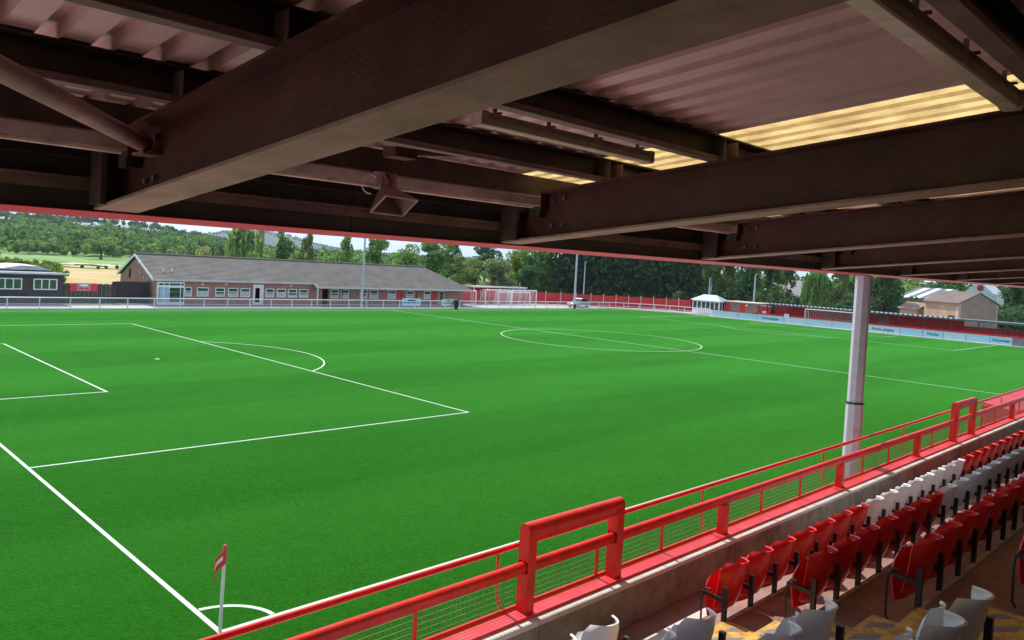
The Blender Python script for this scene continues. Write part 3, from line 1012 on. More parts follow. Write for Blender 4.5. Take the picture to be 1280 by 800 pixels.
# dugout in front of the stand, seen through the rails
dg_ = thing('dugout', 'red roofed dugout beyond the railings on the near touchline', 'dugout', (31.5, -4.6, .03))
m_ = MB(); m_.prism_x([(-5.15, .03), (-5.1, .03), (-5.1, 1.85), (-3.9, 2.05), (-3.9, 2.1), (-5.15, 1.92)], 29.2, 38); m_.build('shell', 'fence_red', dg_)
for x in (29.1, 38.0):
    m_ = MB(); m_.box(x, x+.1, -5.15, -4.0, .03, 1.98); m_.build('end_panel', 'fence_red', dg_)
m_ = MB(); m_.box(29.3, 37.9, -5.0, -4.65, .42, .47); m_.box(29.5, 29.6, -4.95, -4.7, .03, .42); m_.box(37.5, 37.6, -4.95, -4.7, .03, .42); m_.build('bench', 'seat_black', dg_)

def net(mb, p00, p10, p11, p01, nu, nv, r=.006):
    p00, p10, p11, p01 = map(Vector, (p00, p10, p11, p01))
    L_ = lambda a, b_, t: a+(b_-a)*t
    for i in range(nu+1):
        t = i/nu; mb.tube([L_(p00, p10, t), L_(p01, p11, t)], r, 3, caps=False)
    for i in range(nv+1):
        t = i/nv; mb.tube([L_(p00, p01, t), L_(p10, p11, t)], r, 3, caps=False)
def goal(label, x, y0, y1, h, depth, axis, base=.03, cat='goal', group=None, r=.06, tight=.25):
    """axis: outward direction of the net as (dx,dy); posts at the two ends of the mouth line"""
    if axis[0]: P0, P1 = Vector((x, y0, base)), Vector((x, y1, base))
    else: P0, P1 = Vector((y0, x, base)), Vector((y1, x, base))
    D = Vector((axis[0], axis[1], 0))*depth
    Z = Vector((0, 0, h))
    t = thing('football_goal', label, cat, tuple((P0+P1)/2), 0, group)
    for P in (P0, P1):
        m_ = MB(); m_.tube([P, P+Z], r, 10); m_.build('goal_post', 'paint_white', t, smooth=True)
    m_ = MB(); m_.tube([P0+Z, P1+Z], r, 10); m_.build('crossbar', 'paint_white', t, smooth=True)
    m_ = MB()
    for P in (P0, P1):
        m_.tube([P+Z, P+Z+D*.55, P+D], r*.45, 6); m_.tube([P, P+D], r*.45, 6)
    m_.tube([P0+D, P1+D], r*.45, 6)
    m_.build('net_frame', 'paint_white', t)
    m_ = MB()
    W_ = (P1-P0).length
    nu = max(2, int(W_/tight)); nh = max(2, int(h/tight)); nd = max(2, int(depth*.55/tight))
    net(m_, P0+Z+D*.55, P1+Z+D*.55, P1+D, P0+D, nu, nh)
    net(m_, P0+Z, P1+Z, P1+Z+D*.55, P0+Z+D*.55, nu, nd)
    for P in (P0, P1):
        net(m_, P, P+D, P+Z+D*.55, P+Z, nd+2, nh)
    o = m_.build('net', 'paint_white', t); o['kind'] = 'stuff'
    return t
goal('white football goal at the far end of the pitch', PL, PW/2-3.66, PW/2+3.66, 2.44, 1.6, (1, 0))

# white perimeter rail along the far side and round the far corner
fen = thing('perimeter_rail', 'white post and rail barrier along the far touchline and corner', 'barrier', (48, 66.9, 0))
FP = [(x, 66.9) for x in np.arange(-4, 96, 2.5)]+[(96+.0, 66.7), (98.2, 65.4), (100.1, 63.7), (101.8, 61.8), (103.1, 59.7), (103.9, 57.4), (104.3, 55.0), (104.2, 52.8)]
for (x, y) in FP:
    if not fen.children: m_ = MB(); m_.box(-.04, .04, -.04, .04, 0, 1.05); po = m_.build('rail_post', 'fence_white', fen, org=(0, 0, 0)); po.location = (x-48, y-66.9, 0)
    else: share(po, fen, (x-48, y-66.9, 0))
for (a, b2) in zip(FP[:-1], FP[1:]):
    A, B = Vector((a[0], a[1], 0)), Vector((b2[0], b2[1], 0))
    m_ = MB(); m_.tube([A+Vector((0, 0, 1.08)), B+Vector((0, 0, 1.08))], .05, 8); m_.build('top_rail', 'fence_white', fen, smooth=True)
    m_ = MB(); m_.tube([A+Vector((0, .0, .52)), B+Vector((0, .0, .52))], .022, 6); m_.build('mid_rail', 'fence_white', fen, smooth=True)
m_ = MB()
for (a, b2) in zip(FP[:-1], FP[1:]):
    d = Vector((b2[0]-a[0], b2[1]-a[1], 0)).normalized(); nn = Vector((-d.y, d.x, 0))*.09
    A, B = Vector((a[0], a[1], 0)), Vector((b2[0], b2[1], 0))
    m_.hexa([A-nn, B-nn, B+nn, A+nn], [A-nn+Vector((0, 0, .13)), B-nn+Vector((0, 0, .13)), B+nn+Vector((0, 0, .13)), A+nn+Vector((0, 0, .13))])
m_.build('kerb', 'kerb', fen)
# welded infill on the left half of that rail
m_ = MB()
for (a, b2) in zip(FP[:40], FP[1:41]):
    for z in np.arange(.2, 1.0, .1): m_.box(a[0]+.05, b2[0]-.05, 66.93, 66.936, z-.004, z+.004)
    for x in np.arange(a[0]+.1, b2[0], .1): m_.box(x-.004, x+.004, 66.937, 66.943, .14, 1.03)
o = m_.build('wire_infill', 'galv', fen); o['kind'] = 'stuff'

# advertising boards along the far goal line
BY = [52.05, 47.64, 44.43, 40.1, 36.95, 33.0, 28.27, 23.93, 21.17, 18.7, 16.13, 13.47, 11.1]
BT = ['', '', 'Huntspaigtes', '', '', '', 'Hunts paigtes', '', 'Hunts', '', '', 'Huuntes']
BLAB = ['pale blue advertising board beside the white kiosk, leftmost of the goal-line row', 'plain pale blue advertising board second from the kiosk end',
        'advertising board with dark teal lettering left of the far goal', 'pale board beside the left post of the far goal', 'pale blue board behind the left part of the far goal',
        'pale blue board behind the right part of the far goal', 'advertising board with teal lettering just right of the grey roof post', 'plain blue board right of the one with two teal words',
        'advertising board with one short teal word in the middle of its row', 'plain blue board second right of the short teal word', 'plain blue board next to the last lettered one', 'advertising board with dark lettering at the right end of the row']
for k in range(12):
    ya, yb = BY[k], BY[k+1]
    t = thing('advertising_board', BLAB[k], 'advertising board', (103.5, (ya+yb)/2, .03), 0, 'boards along the far goal line')
    m_ = MB(); m_.box(103.5, 103.53, yb+.06, ya-.06, .12, .93); m_.build('panel', 'board_blue' if k % 3 else 'board_pale', t)
    m_ = MB(); m_.box(103.48, 103.54, yb+.02, ya-.02, .932, .985); m_.box(103.48, 103.54, yb+.02, ya-.02, .06, .118); m_.build('frame', 'paint_white', t)
    m_ = MB(); m_.box(103.49, 103.56, yb-.04, yb+.04, .03, .99); m_.build('support', 'pole_grey', t)
    if BT[k]:
        text_obj(BT[k], .52, 'ink_teal', t, (-.006, 0, .49), (R(90), 0, R(-90)), bold=.012, xs=1.0 if len(BT[k]) > 8 else 1.05)
    else:
        m_ = MB(); m_.box(103.492, 103.499, (ya+yb)/2-.9, (ya+yb)/2+.9, .42, .6); m_.build('faded_print', 'board_pale', t)
# two banners hung on the far rail
for x0, x1, z0, z1, lab, mt in ((53.8, 56.75, .42, 1.36, 'pale banner with faint blue print, left of the two on the far rail', 'board_pale'), (60.3, 62.5, .42, 1.32, 'smaller white banner beside the black bin on the far rail', 'paint_white')):
    t = thing('rail_banner', lab, 'banner', ((x0+x1)/2, 66.8, z0), 0, 'banners on the far rail')
    m_ = MB(); m_.box(x0, x1, 66.79, 66.81, z0, z1); m_.build('sheet', mt, t)
    m_ = MB()
    xx = x0+.25
    q = random.Random(int(x0))
    while xx < x1-.45:
        w_ = q.uniform(.2, .55)
        m_.box(xx, min(xx+w_, x1-.2), 66.783, 66.789, z0+.32, z0+.46); xx += w_+.1
    m_.box(x0+.9, x1-.9, 66.783, 66.789, z0+.6, z0+.78)
    m_.build('print', 'ink_navy', t)
    for xx in (x0+.08, x1-.08):
        m_ = MB(); m_.box(xx-.02, xx+.02, 66.81, 66.86, z1-.2, z1-.12); m_.build('tie', 'tyre', t)
def bin_(x, y, lab, h=1.15, r=.27):
    t = thing('litter_bin', lab, 'bin', (x, y, .03), 0, 'black bins by the far rail')
    m_ = MB(); m_.tube([(x, y, .03), (x, y, .1), (x, y, h*.75)], [r*.55, r*.6, r], 14); m_.build('body', 'bin_black', t, smooth=True)
    m_ = MB(); m_.tube([(x, y, h*.75+.002), (x, y, h*.82), (x, y, h*.95), (x, y, h)], [r*1.05, r*1.05, r*.8, r*.3], 14); m_.build('lid', 'bin_black', t, smooth=True)
bin_(62.4, 66.3, 'black bin by the white rail next to the smaller banner', 1.35, .36)
bin_(86.9, 66.4, 'small black bin at the foot of the grey floodlight mast', .8, .24)

# ================================================================== FAR SIDE BUILDINGS
# clubhouse
cl = thing('clubhouse', 'long single-storey brick clubhouse with a grey tiled pitched roof', 'building', (47, 73, 0))
X0c, X1c, YF, YK = 25.65, 69.6, 73.0, 83.4
m_ = MB()
def wall_seg(x0, x1, z0, z1): m_.box(x0, x1, YF, YF+.25, z0, z1)
conv = lambda x: -5.88+(x+5.88)*1.0179
openings = [(25.95, 28.75, .25, 2.42, 'bay')]
for a, b2 in ((28.55+.35, 29.68), (30.25, 31.57), (32.34, 33.45), (33.83, 35.02), (35.32, 36.48), (38.42, 39.5), (39.86, 41.01), (41.32, 42.5), (42.82, 44.03)):
    openings.append((a, b2, .98, 1.95, 'win'))
openings.append((36.85, 38.15, .05, 2.4, 'door_white'))
openings.append((conv(45.13), conv(46.03), .05, 2.05, 'void'))
for a, b2 in ((46.3, 47.4), (47.74, 48.91), (50.58, 51.68), (52.05, 53.35), (54.94, 56.2), (57.95, 59.17), (60.95, 62.1)):
    openings.append((conv(a), conv(b2), .95, 2.02, 'win'))
openings.append((conv(49.3), conv(50.25), .05, 2.0, 'door_brown'))
openings.append((conv(56.31), conv(57.42), .05, 2.05, 'door_red'))
openings.append((conv(62.29), conv(63.21), .05, 2.05, 'door_red'))
openings.append((conv(63.65), conv(64.66), .3, 2.05, 'glazed'))
openings.sort()
x = X0c
for (a, b2, z0, z1, kd) in openings:
    wall_seg(x, a, 0, 2.75)
    wall_seg(a, b2, z1, 2.75)
    if z0 > .06: wall_seg(a, b2, 0, z0)
    x = b2
wall_seg(x, X1c, 0, 2.75)
m_.prism_x([(YF+.25, 0), (YF+.25, 2.75), (YF+.3, 2.76), (78.3, 5.02), (YK-.1, 2.62), (YK-.1, 0)], X0c, X0c+.25)
m_.box(X0c+.25, X1c, YK-.35, YK-.1, 0, 2.7)
m_.box(X1c-.25, X1c, YF+.25, YK-.35, 0, 2.7)
m_.build('wall', 'brick_club', cl)
# near-black backing behind the openings, the interior's dark put into its colour
m_ = MB(); m_.box(X0c+.4, X1c-.4, YF+1.6, YF+1.7, 0, 2.6); m_.box(X0c+.3, X1c-.3, YF+.3, YF+1.6, 2.56, 2.6); m_.build('dark_backing', 'dark_void', cl)
# roof: gable to the left, hip to the right, eaves carried further out over the right half
RXA, RXB = X0c-.25, X1c+.55
YR, ZR = 78.3, 5.28
sl = (5.28-2.82)/(78.3-72.72)
def zroof(y): return ZR-sl*(YR-y)
ye1, ye2 = 72.72, 71.78
xs_, hip = 44.6, 4.2
zb = ZR-sl*(83.75-YR)
top = [(RXA, ye1, zroof(ye1)), (xs_, ye1, zroof(ye1)), (xs_, ye2, zroof(ye2)), (RXB, ye2, zroof(ye2)), (RXB-hip, YR, ZR), (RXA, YR, ZR), (RXA, 83.75, zb), (RXB, 83.75, zb)]
th = .13
m_ = MB()
n_ = len(top)
vs = top+[(x, y, z-th) for x, y, z in top]
fs = [(0, 1, 2, 3, 4, 5), (5, 4, 7, 6), (3, 7, 4)]
fs += [tuple(i+n_ for i in q[::-1]) for q in fs]
for a, b2 in ((0, 1), (1, 2), (2, 3), (3, 7), (7, 6), (6, 5), (5, 0)): fs.append((b2, a, a+n_, b2+n_))
m_.add(vs, fs)
# tile courses as slim raised laps
roof_o = m_.build('roof', 'roof_tile', cl)
m_ = MB()
nc = 22
for i in range(1, nc):
    y = ye2+(YR-ye2)*i/nc
    xa = RXA+.02 if y > ye1+.02 else xs_+.02
    xb = RXB-hip*(y-ye2)/(YR-ye2)-.03
    z = zroof(y)
    m_.hexa([(xa, y, z-.01), (xb, y, z-.01), (xb, y+.16, z+sl*.16-.01), (xa, y+.16, z+sl*.16-.01)], [(xa, y, z+.035), (xb, y, z+.035), (xb, y+.16, z+sl*.16+.012), (xa, y+.16, z+sl*.16+.012)])
o = m_.build('tile_course', 'roof_tile', roof_o); o['kind'] = 'stuff'
m_ = MB(); m_.tube([(RXA-.02, YR, ZR+.02), (RXB-hip, YR, ZR+.02)], .13, 8); m_.build('ridge', 'roof_tile', roof_o, smooth=True)
m_ = MB()
m_.box(RXA, xs_-.02, ye1-.07, ye1-.004, zroof(ye1)-.24, zroof(ye1)-.03)
m_.box(xs_, RXB, ye2-.07, ye2-.004, zroof(ye2)-.24, zroof(ye2)-.03)
m_.hexa([(xs_-.07, ye2-.07, zroof(ye2)-.24), (xs_-.004, ye2-.07, zroof(ye2)-.24), (xs_-.004, ye1-.07, zroof(ye1)-.24), (xs_-.07, ye1-.07, zroof(ye1)-.24)],
        [(xs_-.07, ye2-.07, zroof(ye2)-.03), (xs_-.004, ye2-.07, zroof(ye2)-.03), (xs_-.004, ye1-.07, zroof(ye1)-.03), (xs_-.07, ye1-.07, zroof(ye1)-.03)])
m_.build('eaves_board', 'kerb', cl)
m_ = MB()
for (ya, za, yb2, zb2) in ((ye1, zroof(ye1), YR, ZR), (YR, ZR, 83.75, zb)):
    m_.hexa([(RXA-.05, ya, za-.26), (RXA-.004, ya, za-.26), (RXA-.004, yb2, zb2-.26), (RXA-.05, yb2, zb2-.26)], [(RXA-.05, ya, za+.03), (RXA-.004, ya, za+.03), (RXA-.004, yb2, zb2+.03), (RXA-.05, yb2, zb2+.03)])
m_.build('barge_board', 'paint_white', cl)
m_ = MB(); m_.box(X0c, xs_, ye1, YF, 2.56, 2.6); m_.box(xs_, RXB-.1, ye2, YF, 2.2, 2.24); m_.build('soffit', 'kerb', cl)
m_ = MB(); m_.box(xs_+.05, xs_+.17, ye2+.05, ye2+.17, 0, 2.2); m_.build('porch_post', 'paint_white', cl)
for x in (conv(44.0)+4, 52.2, 60.9):
    m_ = MB(); m_.tube([(x, ye2+.1, 2.2), (x, YF-.06, 2.0), (x, YF-.06, 0)], .04, 6); m_.build('downpipe', 'bin_black', cl)
for k, (a, b2, z0, z1, kd) in enumerate(openings):
    if kd in ('win', 'glazed', 'bay'):
        m_ = MB()
        fr = .085
        yw0, yw1 = YF+.02-(.06 if kd != 'glazed' else 0), YF+.12
        if kd == 'bay': yw0, yw1 = YF-.35, YF-.2
        m_.box(a, b2, yw0, yw1, z0, z0+fr); m_.box(a, b2, yw0, yw1, z1-fr, z1)
        m_.box(a, a+fr, yw0, yw1, z0+fr, z1-fr); m_.box(b2-fr, b2, yw0, yw1, z0+fr, z1-fr)
        if kd == 'win':
            h = z1-z0
            m_.box(a+fr, b2-fr, yw0+.01, yw1, z0+h*.52, z0+h*.52+.07)
        if kd == 'bay':
            for q in (.22, .42, .85): m_.box(a+(b2-a)*q-.04, a+(b2-a)*q+.04, yw0, yw1, z0+fr, z1-fr)
            m_.box(a+fr, b2-fr, yw0-.002, yw1, z1-.55, z1-.3)
            m_.box(a-.05, a+.05, yw1, YF+.25, z0, z1); m_.box(b2-.05, b2+.05, yw1, YF+.25, z0, z1)
            m_.box(a-.05, b2+.05, yw1, YF+.2, z1+.002, z1+.06); m_.box(a-.05, b2+.05, yw0, YF+.2, 0, z0-.002)
        w_ = m_.build('window', 'paint_white', cl)
        m_ = MB(); m_.box(a+fr*.7, b2-fr*.7, yw0+.05, yw0+.065, z0+fr*.7, z1-fr*.7); m_.build('pane', 'glass_dark', w_)
        if kd == 'win':
            m_ = MB(); m_.box(a+fr, b2-fr, yw0+.035, yw0+.045, z0+h_*.62 if False else z0+(z1-z0)*.12, z0+(z1-z0)*(.3+.1*((k*7) % 3))); m_.build('blind', 'curtain', w_)
            m_ = MB(); m_.box(a-.06, b2+.06, YF-.09, YF-.002, z0-.07, z0-.004); m_.build('sill', 'kerb', w_)
        if kd == 'bay':
            m_ = MB(); m_.box(a+(b2-a)*.06, a+(b2-a)*.40, yw0+.03, yw0+.045, z0+.1, z1-.6); m_.build('blind', 'kiosk_blue', w_)
    elif kd.startswith('door'):
        mt = {'door_white': 'paint_white', 'door_brown': 'door_brown', 'door_red': 'door_red'}[kd]
        m_ = MB()
        m_.box(a, a+.1, YF-.02, YF+.2, z0, z1); m_.box(b2-.1, b2, YF-.02, YF+.2, z0, z1); m_.box(a+.1, b2-.1, YF-.02, YF+.2, z1-(.4 if kd == 'door_white' else .1), z1)
        m_.box(a+.1, b2-.1, YF+.06, YF+.12, z0, z0+.25)
        if kd == 'door_white':
            m_.box(a+.1, a+.3, YF+.04, YF+.1, z0+.25, z1-.4)
            m_.box(b2-.42, b2-.1, YF+.04, YF+.1, z0+.25, z1-.4)
        else: m_.box(a+.1, b2-.1, YF+.06, YF+.12, z0+.25, z1-.1)
        d_ = m_.build('door', mt, cl)
        m_ = MB(); m_.box(b2-.2, b2-.15, YF-.0, YF+.03, 1.0, 1.15); m_.build('handle', 'pole_grey', d_)
m_ = MB(); m_.box(28.9, 28.9+.75, YF-.06, YF-.01, .9, 1.9)
for x in (27.0, 27.9):
    m_ = MB(); zz = zroof(74.2); m_.tube([(x, 74.2, zz-.1), (x, 74.2, zz+.32)], .06, 8); m_.tube([(x, 74.2, zz+.321), (x, 74.2, zz+.42)], [.11, .04], 8); m_.build('roof_vent', 'paint_white', cl)
for x, z in ((30.8, 2.28), (28.95+4.6, 2.35), (41.6, 2.35)):
    m_ = MB(); m_.box(x-.13, x+.13, YF-.14, YF-.005, z-.12, z+.12); m_.build('alarm_box', 'kerb', cl)
for y, z, s in ((77.6, 4.35, .12), (77.0, 3.25, .14), (75.8, 2.75, .12), (74.7, 2.7, .1)):
    m_ = MB(); m_.box(X0c-.1, X0c-.004, y-s, y+s, z-s, z+s); m_.build('gable_vent', 'kerb', cl)
m_ = MB(); m_.box(X0c-.07, X0c-.004, 75.0, 75.9, 0, 2.0); m_.build('gable_door', 'paint_white', cl)
m_ = MB(); m_.box(X0c-.06, X0c-.004, 80.0, 80.5, 2.5, 3.5); m_.build('gable_window', 'dark_void', cl)

# dark timber hut on the left
ht = thing('timber_hut', 'dark flat-roofed timber hut with white windows at the left edge', 'hut', (12, 73, 0))
m_ = MB(); m_.box(3, 17.0, 73.0, 77, 0, 2.85)
for x in np.arange(3.1, 17, .3): m_.box(x, x+.03, 72.985, 72.999, 0, 2.84)
m_.build('wall', 'hut_dark', ht)
m_ = MB(); m_.box(2.8, 17.35, 72.55, 77.3, 2.855, 3.0); m_.build('roof', 'corr_dark', ht)
m_ = MB(); m_.box(2.8, 17.37, 72.50, 72.545, 2.95, 3.10); m_.build('roof_edge', 'corr_white', ht)
for a, b2 in ((14.4, 16.45), (11.35, 13.45), (8.0, 10.1)):
    m_ = MB(); z0, z1, fr = 1.42, 2.5, .1
    m_.box(a, b2, 72.9, 72.98, z0, z0+fr); m_.box(a, b2, 72.9, 72.98, z1-fr, z1)
    for q in (0, 1/3, 2/3, 1):
        xx = a+(b2-a-fr)*q; m_.box(xx, xx+fr, 72.902, 72.978, z0+fr, z1-fr)
    w_ = m_.build('window', 'paint_white', ht)
    m_ = MB()
    for q in range(3):
        xa = a+(b2-a-fr)*q/3+fr; xb = a+(b2-a-fr)*(q+1)/3
        m_ = MB(); m_.box(xa, xb, 72.93, 72.95, z0+fr, z1-fr); m_.build('pane', 'pane_green', w_)
sb = thing('shallow_shed', 'low shed with a pale shallow-pitched metal roof behind the dark hut', 'shed', (14.9, 80, 0))
m_ = MB(); m_.box(12.6, 17.3, 79, 85, 0, 3.1); m_.build('wall', 'hut_dark', sb)
m_ = MB(); m_.prism_y([(12.9, 3.1), (17.4, 3.1), (17.4, 3.16), (16.2, 3.5), (14.6, 3.55), (12.9, 3.2)], 78.7, 85.3); m_.build('roof', 'corr_white', sb)
# dark slatted fence with red banner, then a slatted gate
tf = thing('timber_fence', 'dark close-boarded timber fence between the hut and the clubhouse', 'fence', (19.5, 73.4, 0))
bd = None
for i, x in enumerate(np.arange(17.05, 22.0, .2)):
    h = 2.05+.04*((i*7) % 3)
    if bd is None:
        m_ = MB(); m_.box(0, .185, 0, .025, 0, 2.05); bd = m_.build('board', 'timber_dark', tf, org=(0, 0, 0)); bd.location = (x-19.5, 0, 0)
    else: share(bd, tf, (x-19.5, .012*(i % 2), .03*((i*7) % 3)))
m_ = MB(); m_.box(17.05, 22, 73.44, 73.5, .5, .6); m_.box(17.05, 22, 73.44, 73.5, 1.6, 1.7); m_.build('fence_rail', 'timber_dark', tf)
bn = thing('red_banner', 'red banner with white printed block on the dark timber fence', 'banner', (18.95, 73.36, 1.3))
m_ = MB(); m_.box(17.7, 20.25, 73.35, 73.37, 1.32, 2.1); m_.build('sheet', 'banner_red', bn)
m_ = MB(); m_.box(18.35, 19.55, 73.338, 73.349, 1.38, 2.06); m_.build('print_block', 'horn_pink', bn)
for x0, x1, z0, z1, mt in ((18.6, 19.3, 1.82, 2.0, 'ink_white'), (18.5, 18.92, 1.52, 1.68, 'banner_red'), (19.06, 19.4, 1.5, 1.66, 'banner_red')):
    m_ = MB(); m_.box(x0, x1, 73.33, 73.337, z0, z1); m_.build('print', mt, bn)
gt = thing('slatted_gate', 'tall dark vertical-slat gate against the clubhouse gable', 'gate', (23, 73.6, 0))
sl_o = None
for i, x in enumerate(np.arange(22.05, 25.5, .16)):
    if sl_o is None:
        m_ = MB(); m_.box(0, .09, 0, .04, .06, 2.42); sl_o = m_.build('slat', 'timber_dark', gt, org=(0, 0, 0)); sl_o.location = (x-23, 0, 0)
    else: share(sl_o, gt, (x-23, 0, 0))
m_ = MB()
for z in (.3, 1.3, 2.2): m_.box(22.0, 25.6, 73.65, 73.7, z, z+.1)
m_.build('gate_rail', 'timber_dark', gt)
m_ = MB(); m_.box(22.0, 25.6, 74.6, 74.65, 0, 2.3); m_.build('privacy_screen', 'timber_dark', gt)

# red boundary fence behind the far corner: panels and posts
rf = thing('red_fence', 'red boundary fence with pale post tops behind the far corner', 'fence', (90, 77, 0))
RF = [(68.6, 74.6), (78, 76.6), (88.5, 77.6), (97, 71.5), (104.0, 66.2), (110.5, 60.3)]
pan = None
for a, b2 in zip(RF[:-1], RF[1:]):
    A, B = Vector((a[0], a[1], 0)), Vector((b2[0], b2[1], 0))
    n_ = max(1, round((B-A).length/2.4)); d = (B-A)/n_; L1 = d.length
    ang = math.atan2(d.y, d.x)
    for i in range(n_):
        P = A+d*i
        m_ = MB(); m_.box(.05, L1-.05, -.02, .02, .1, 2.02)
        for z in np.arange(.3, 2.0, .28): m_.box(.05, L1-.05, -.035, -.0205, z, z+.03)
        o = m_.build('panel', 'fence_red', rf, org=(0, 0, 0)); o.location = (P.x-90, P.y-77, 0); o.rotation_euler = (0, 0, ang)
        m_ = MB(); m_.box(-.05, .05, -.06, .06, 0, 2.28)
        o = m_.build('fence_post', 'flat_roof', rf, org=(0, 0, 0)); o.location = (P.x-90, P.y-77, 0); o.rotation_euler = (0, 0, ang)
# spare goals parked in front of it
goal('spare white goal nearest the clubhouse end, standing before the red fence', 74.0, 69.3, 72.9, 2.15, .9, (0, 1), 0, group='spare goals by the red fence', r=.09, tight=.3)
goal('wide spare white goal with dense netting before the red fence', 74.9, 75.7, 81.3, 2.3, 1.3, (0, 1), 0, group='spare goals by the red fence', r=.09, tight=.14)
goal('spare white goal at the right of the parked group near the mast', 75.2, 81.8, 87.4, 2.3, 1.3, (0, 1), 0, group='spare goals by the red fence', r=.09, tight=.16)
goal('low spare white goal standing in front of the wide netted one', 73.4, 77.0, 84.0, 2.1, 1.1, (0, 1), 0, group='spare goals by the red fence', r=.08, tight=.16)
st = thing('storage_shelter', 'low open shelter with a pink-white roof edge behind the spare goals', 'shelter', (82, 78, 0))
m_ = MB(); m_.box(76.2, 88.0, 78.2, 80.2, 2.45, 2.7); m_.build('roof', 'flat_roof', st)
m_ = MB(); m_.box(76.0, 88.2, 78.1, 78.18, 2.5, 2.72); m_.build('roof_edge', 'paint_white', st)
m_ = MB()
for x in (76.4, 79.3, 82.1, 85, 87.8): m_.box(x-.06, x+.06, 78.3, 78.42, 0, 2.45)
m_.build('shelter_post', 'paint_white', st)
m_ = MB(); m_.box(76.3, 87.9, 80.0, 80.1, 0, 2.44); m_.build('back_panel', 'fence_red', st)

# kiosk with hipped pale roof
kz = thing('white_kiosk', 'white glazed kiosk with a pale blue hipped roof by the far corner', 'kiosk', (108.2, 55.3, 0))
kx0, kx1, ky0, ky1 = 107.0, 109.6, 52.9, 57.9
m_ = MB()
m_.box(kx0, kx1, ky0, ky1, 0, .85); m_.box(kx0, kx1, ky0, ky1, 2.1, 2.3)
for y in np.linspace(ky0, ky1-.14, 7): m_.box(kx0, kx0+.12, y, y+.14, .85, 2.1)
for x in np.linspace(kx0+.13, kx1-.14, 4): m_.box(x, x+.14, ky0, ky0+.12, .85, 2.1)
m_.box(kx1-.1, kx1, ky0+.13, ky1, .85, 2.1)
m_.box(kx0+.13, kx1-.11, ky1-.1, ky1, .85, 2.1)
m_.build('frame', 'paint_white', kz)
ys_ = np.linspace(ky0, ky1-.14, 7)
for i in range(6):
    m_ = MB(); m_.box(kx0+.05, kx0+.07, ys_[i]+.14, ys_[i+1], .852, 2.098); m_.build('pane', 'glass_dark', kz)
m_ = MB(); m_.box(kx0+.13, kx1-.11, ky0+.05, ky0+.07, .852, 2.098); m_.build('pane', 'glass_dark', kz)
m_ = MB(); m_.box(kx0+.6, kx0+.65, ky0+.3, ky1-.2, .86, 2.08); m_.build('dark_screen', 'dark_void', kz)  # near-black sheet, the kiosk interior's dark put into its colour
m_ = MB()
vs = [(kx0-.3, ky0-.3, 2.302), (kx1+.3, ky0-.3, 2.302), (kx1+.3, ky1+.3, 2.302), (kx0-.3, ky1+.3, 2.302), (kx0+1.3, ky0+1.3, 3.25), (kx0+1.3, ky1-1.3, 3.25)]
m_.add(vs, [(0, 4, 5, 3), (1, 2, 5, 4), (0, 1, 4), (2, 3, 5), (3, 2, 1, 0)])
m_.build('roof', 'kiosk_blue', kz)
# low brick block with flat roof beside it
lb_ = thing('brick_block', 'low flat-roofed brick block with red doors beside the white kiosk', 'building', (110, 49.5, 0))
m_ = MB(); m_.box(108.3, 112, 46.9, 52.6, 0, 2.35); m_.build('wall', 'brick_low', lb_)
m_ = MB(); m_.box(108.0, 112.3, 46.6, 52.8, 2.352, 2.5); m_.build('roof', 'flat_roof', lb_)
for y in (51.7, 49.0):
    m_ = MB(); m_.box(108.24, 108.298, y, y+.85, .1, 2.2); m_.build('door', 'door_red', lb_)
m_ = MB(); m_.box(108.1, 108.298, 48.5, 48.9, 1.9, 2.1); m_.build('lamp', 'paint_white', lb_)

# covered terrace behind the far goal
es = thing('end_terrace', 'low corrugated-roofed red terrace behind the far goal', 'terrace', (107, 25, 0))
EY0, EY1 = -4., 44.5
ribn = int((44.5-18.0)/.62)
EYW = 18.0
m_ = MB()
prof = []
y = EYW
while y < EY1:
    prof += [(y, 0), (y+.2, 0), (y+.31, .16), (y+.51, .16)]; y += .62
n_ = len(prof)
vs = []
for t_ in (0, .02):
    for xx, zz in ((106.2, 2.62), (109.8, 2.45)): vs += [(xx, yy, zz+z+t_) for yy, z in prof]
fs = []
for i in range(n_-1): fs += [(i, n_+i, n_+i+1, i+1), (2*n_+i, 2*n_+i+1, 3*n_+i+1, 3*n_+i), (i, i+1, 2*n_+i+1, 2*n_+i), (n_+i+1, n_+i, 3*n_+i, 3*n_+i+1)]
m_.add(vs, fs); m_.build('roof', 'corr_white', es)
m_ = MB(); m_.box(106.25, 106.33, EY0, EY1, 2.46, 2.60); m_.box(106.25, 109.8, EY0, EYW-.02, 2.60, 2.68); m_.build('roof_beam', 'corr_dark', es)
m_ = MB(); m_.box(109.6, 109.75, EYW, EY1, 0, 2.44); m_.build('back_wall', 'wall_red', es)
m_ = MB(); m_.box(108.6, 108.7, EY0, EYW-.02, .02, 1.72); m_.build('back_wall', 'wall_red', es)
for i, z in enumerate((.25, .5)):
    m_ = MB(); m_.box(107.4+i*.8, 109.58, EYW+.1, EY1, .0 if i == 0 else .25, z); m_.build('terrace_step', 'wall_red', es)
m_ = MB(); m_.box(105.4, 105.5, EY0, 46.4, 0, 1.12)
m_.build('front_barrier', 'wall_red', es)
for y in np.arange(EY0+.3, EY1+.1, 3.2):
    m_ = MB(); m_.box(106.3, 106.42, y-.06, y+.06, 0, 2.6); m_.build('roof_post', 'timber_dark', es)
for y in np.arange(EY0+.3, 46, 2.1):
    m_ = MB(); m_.box(105.32, 105.39, y-.03, y+.03, 0, 1.3); m_.build('barrier_post', 'door_red', es)
for (y0, y1) in ((31.2, 33.0), (27.4, 29.0)):
    m_ = MB(); m_.box(109.52, 109.59, y0, y1, .5, 2.2); m_.build('brick_panel', 'brick_low', es)
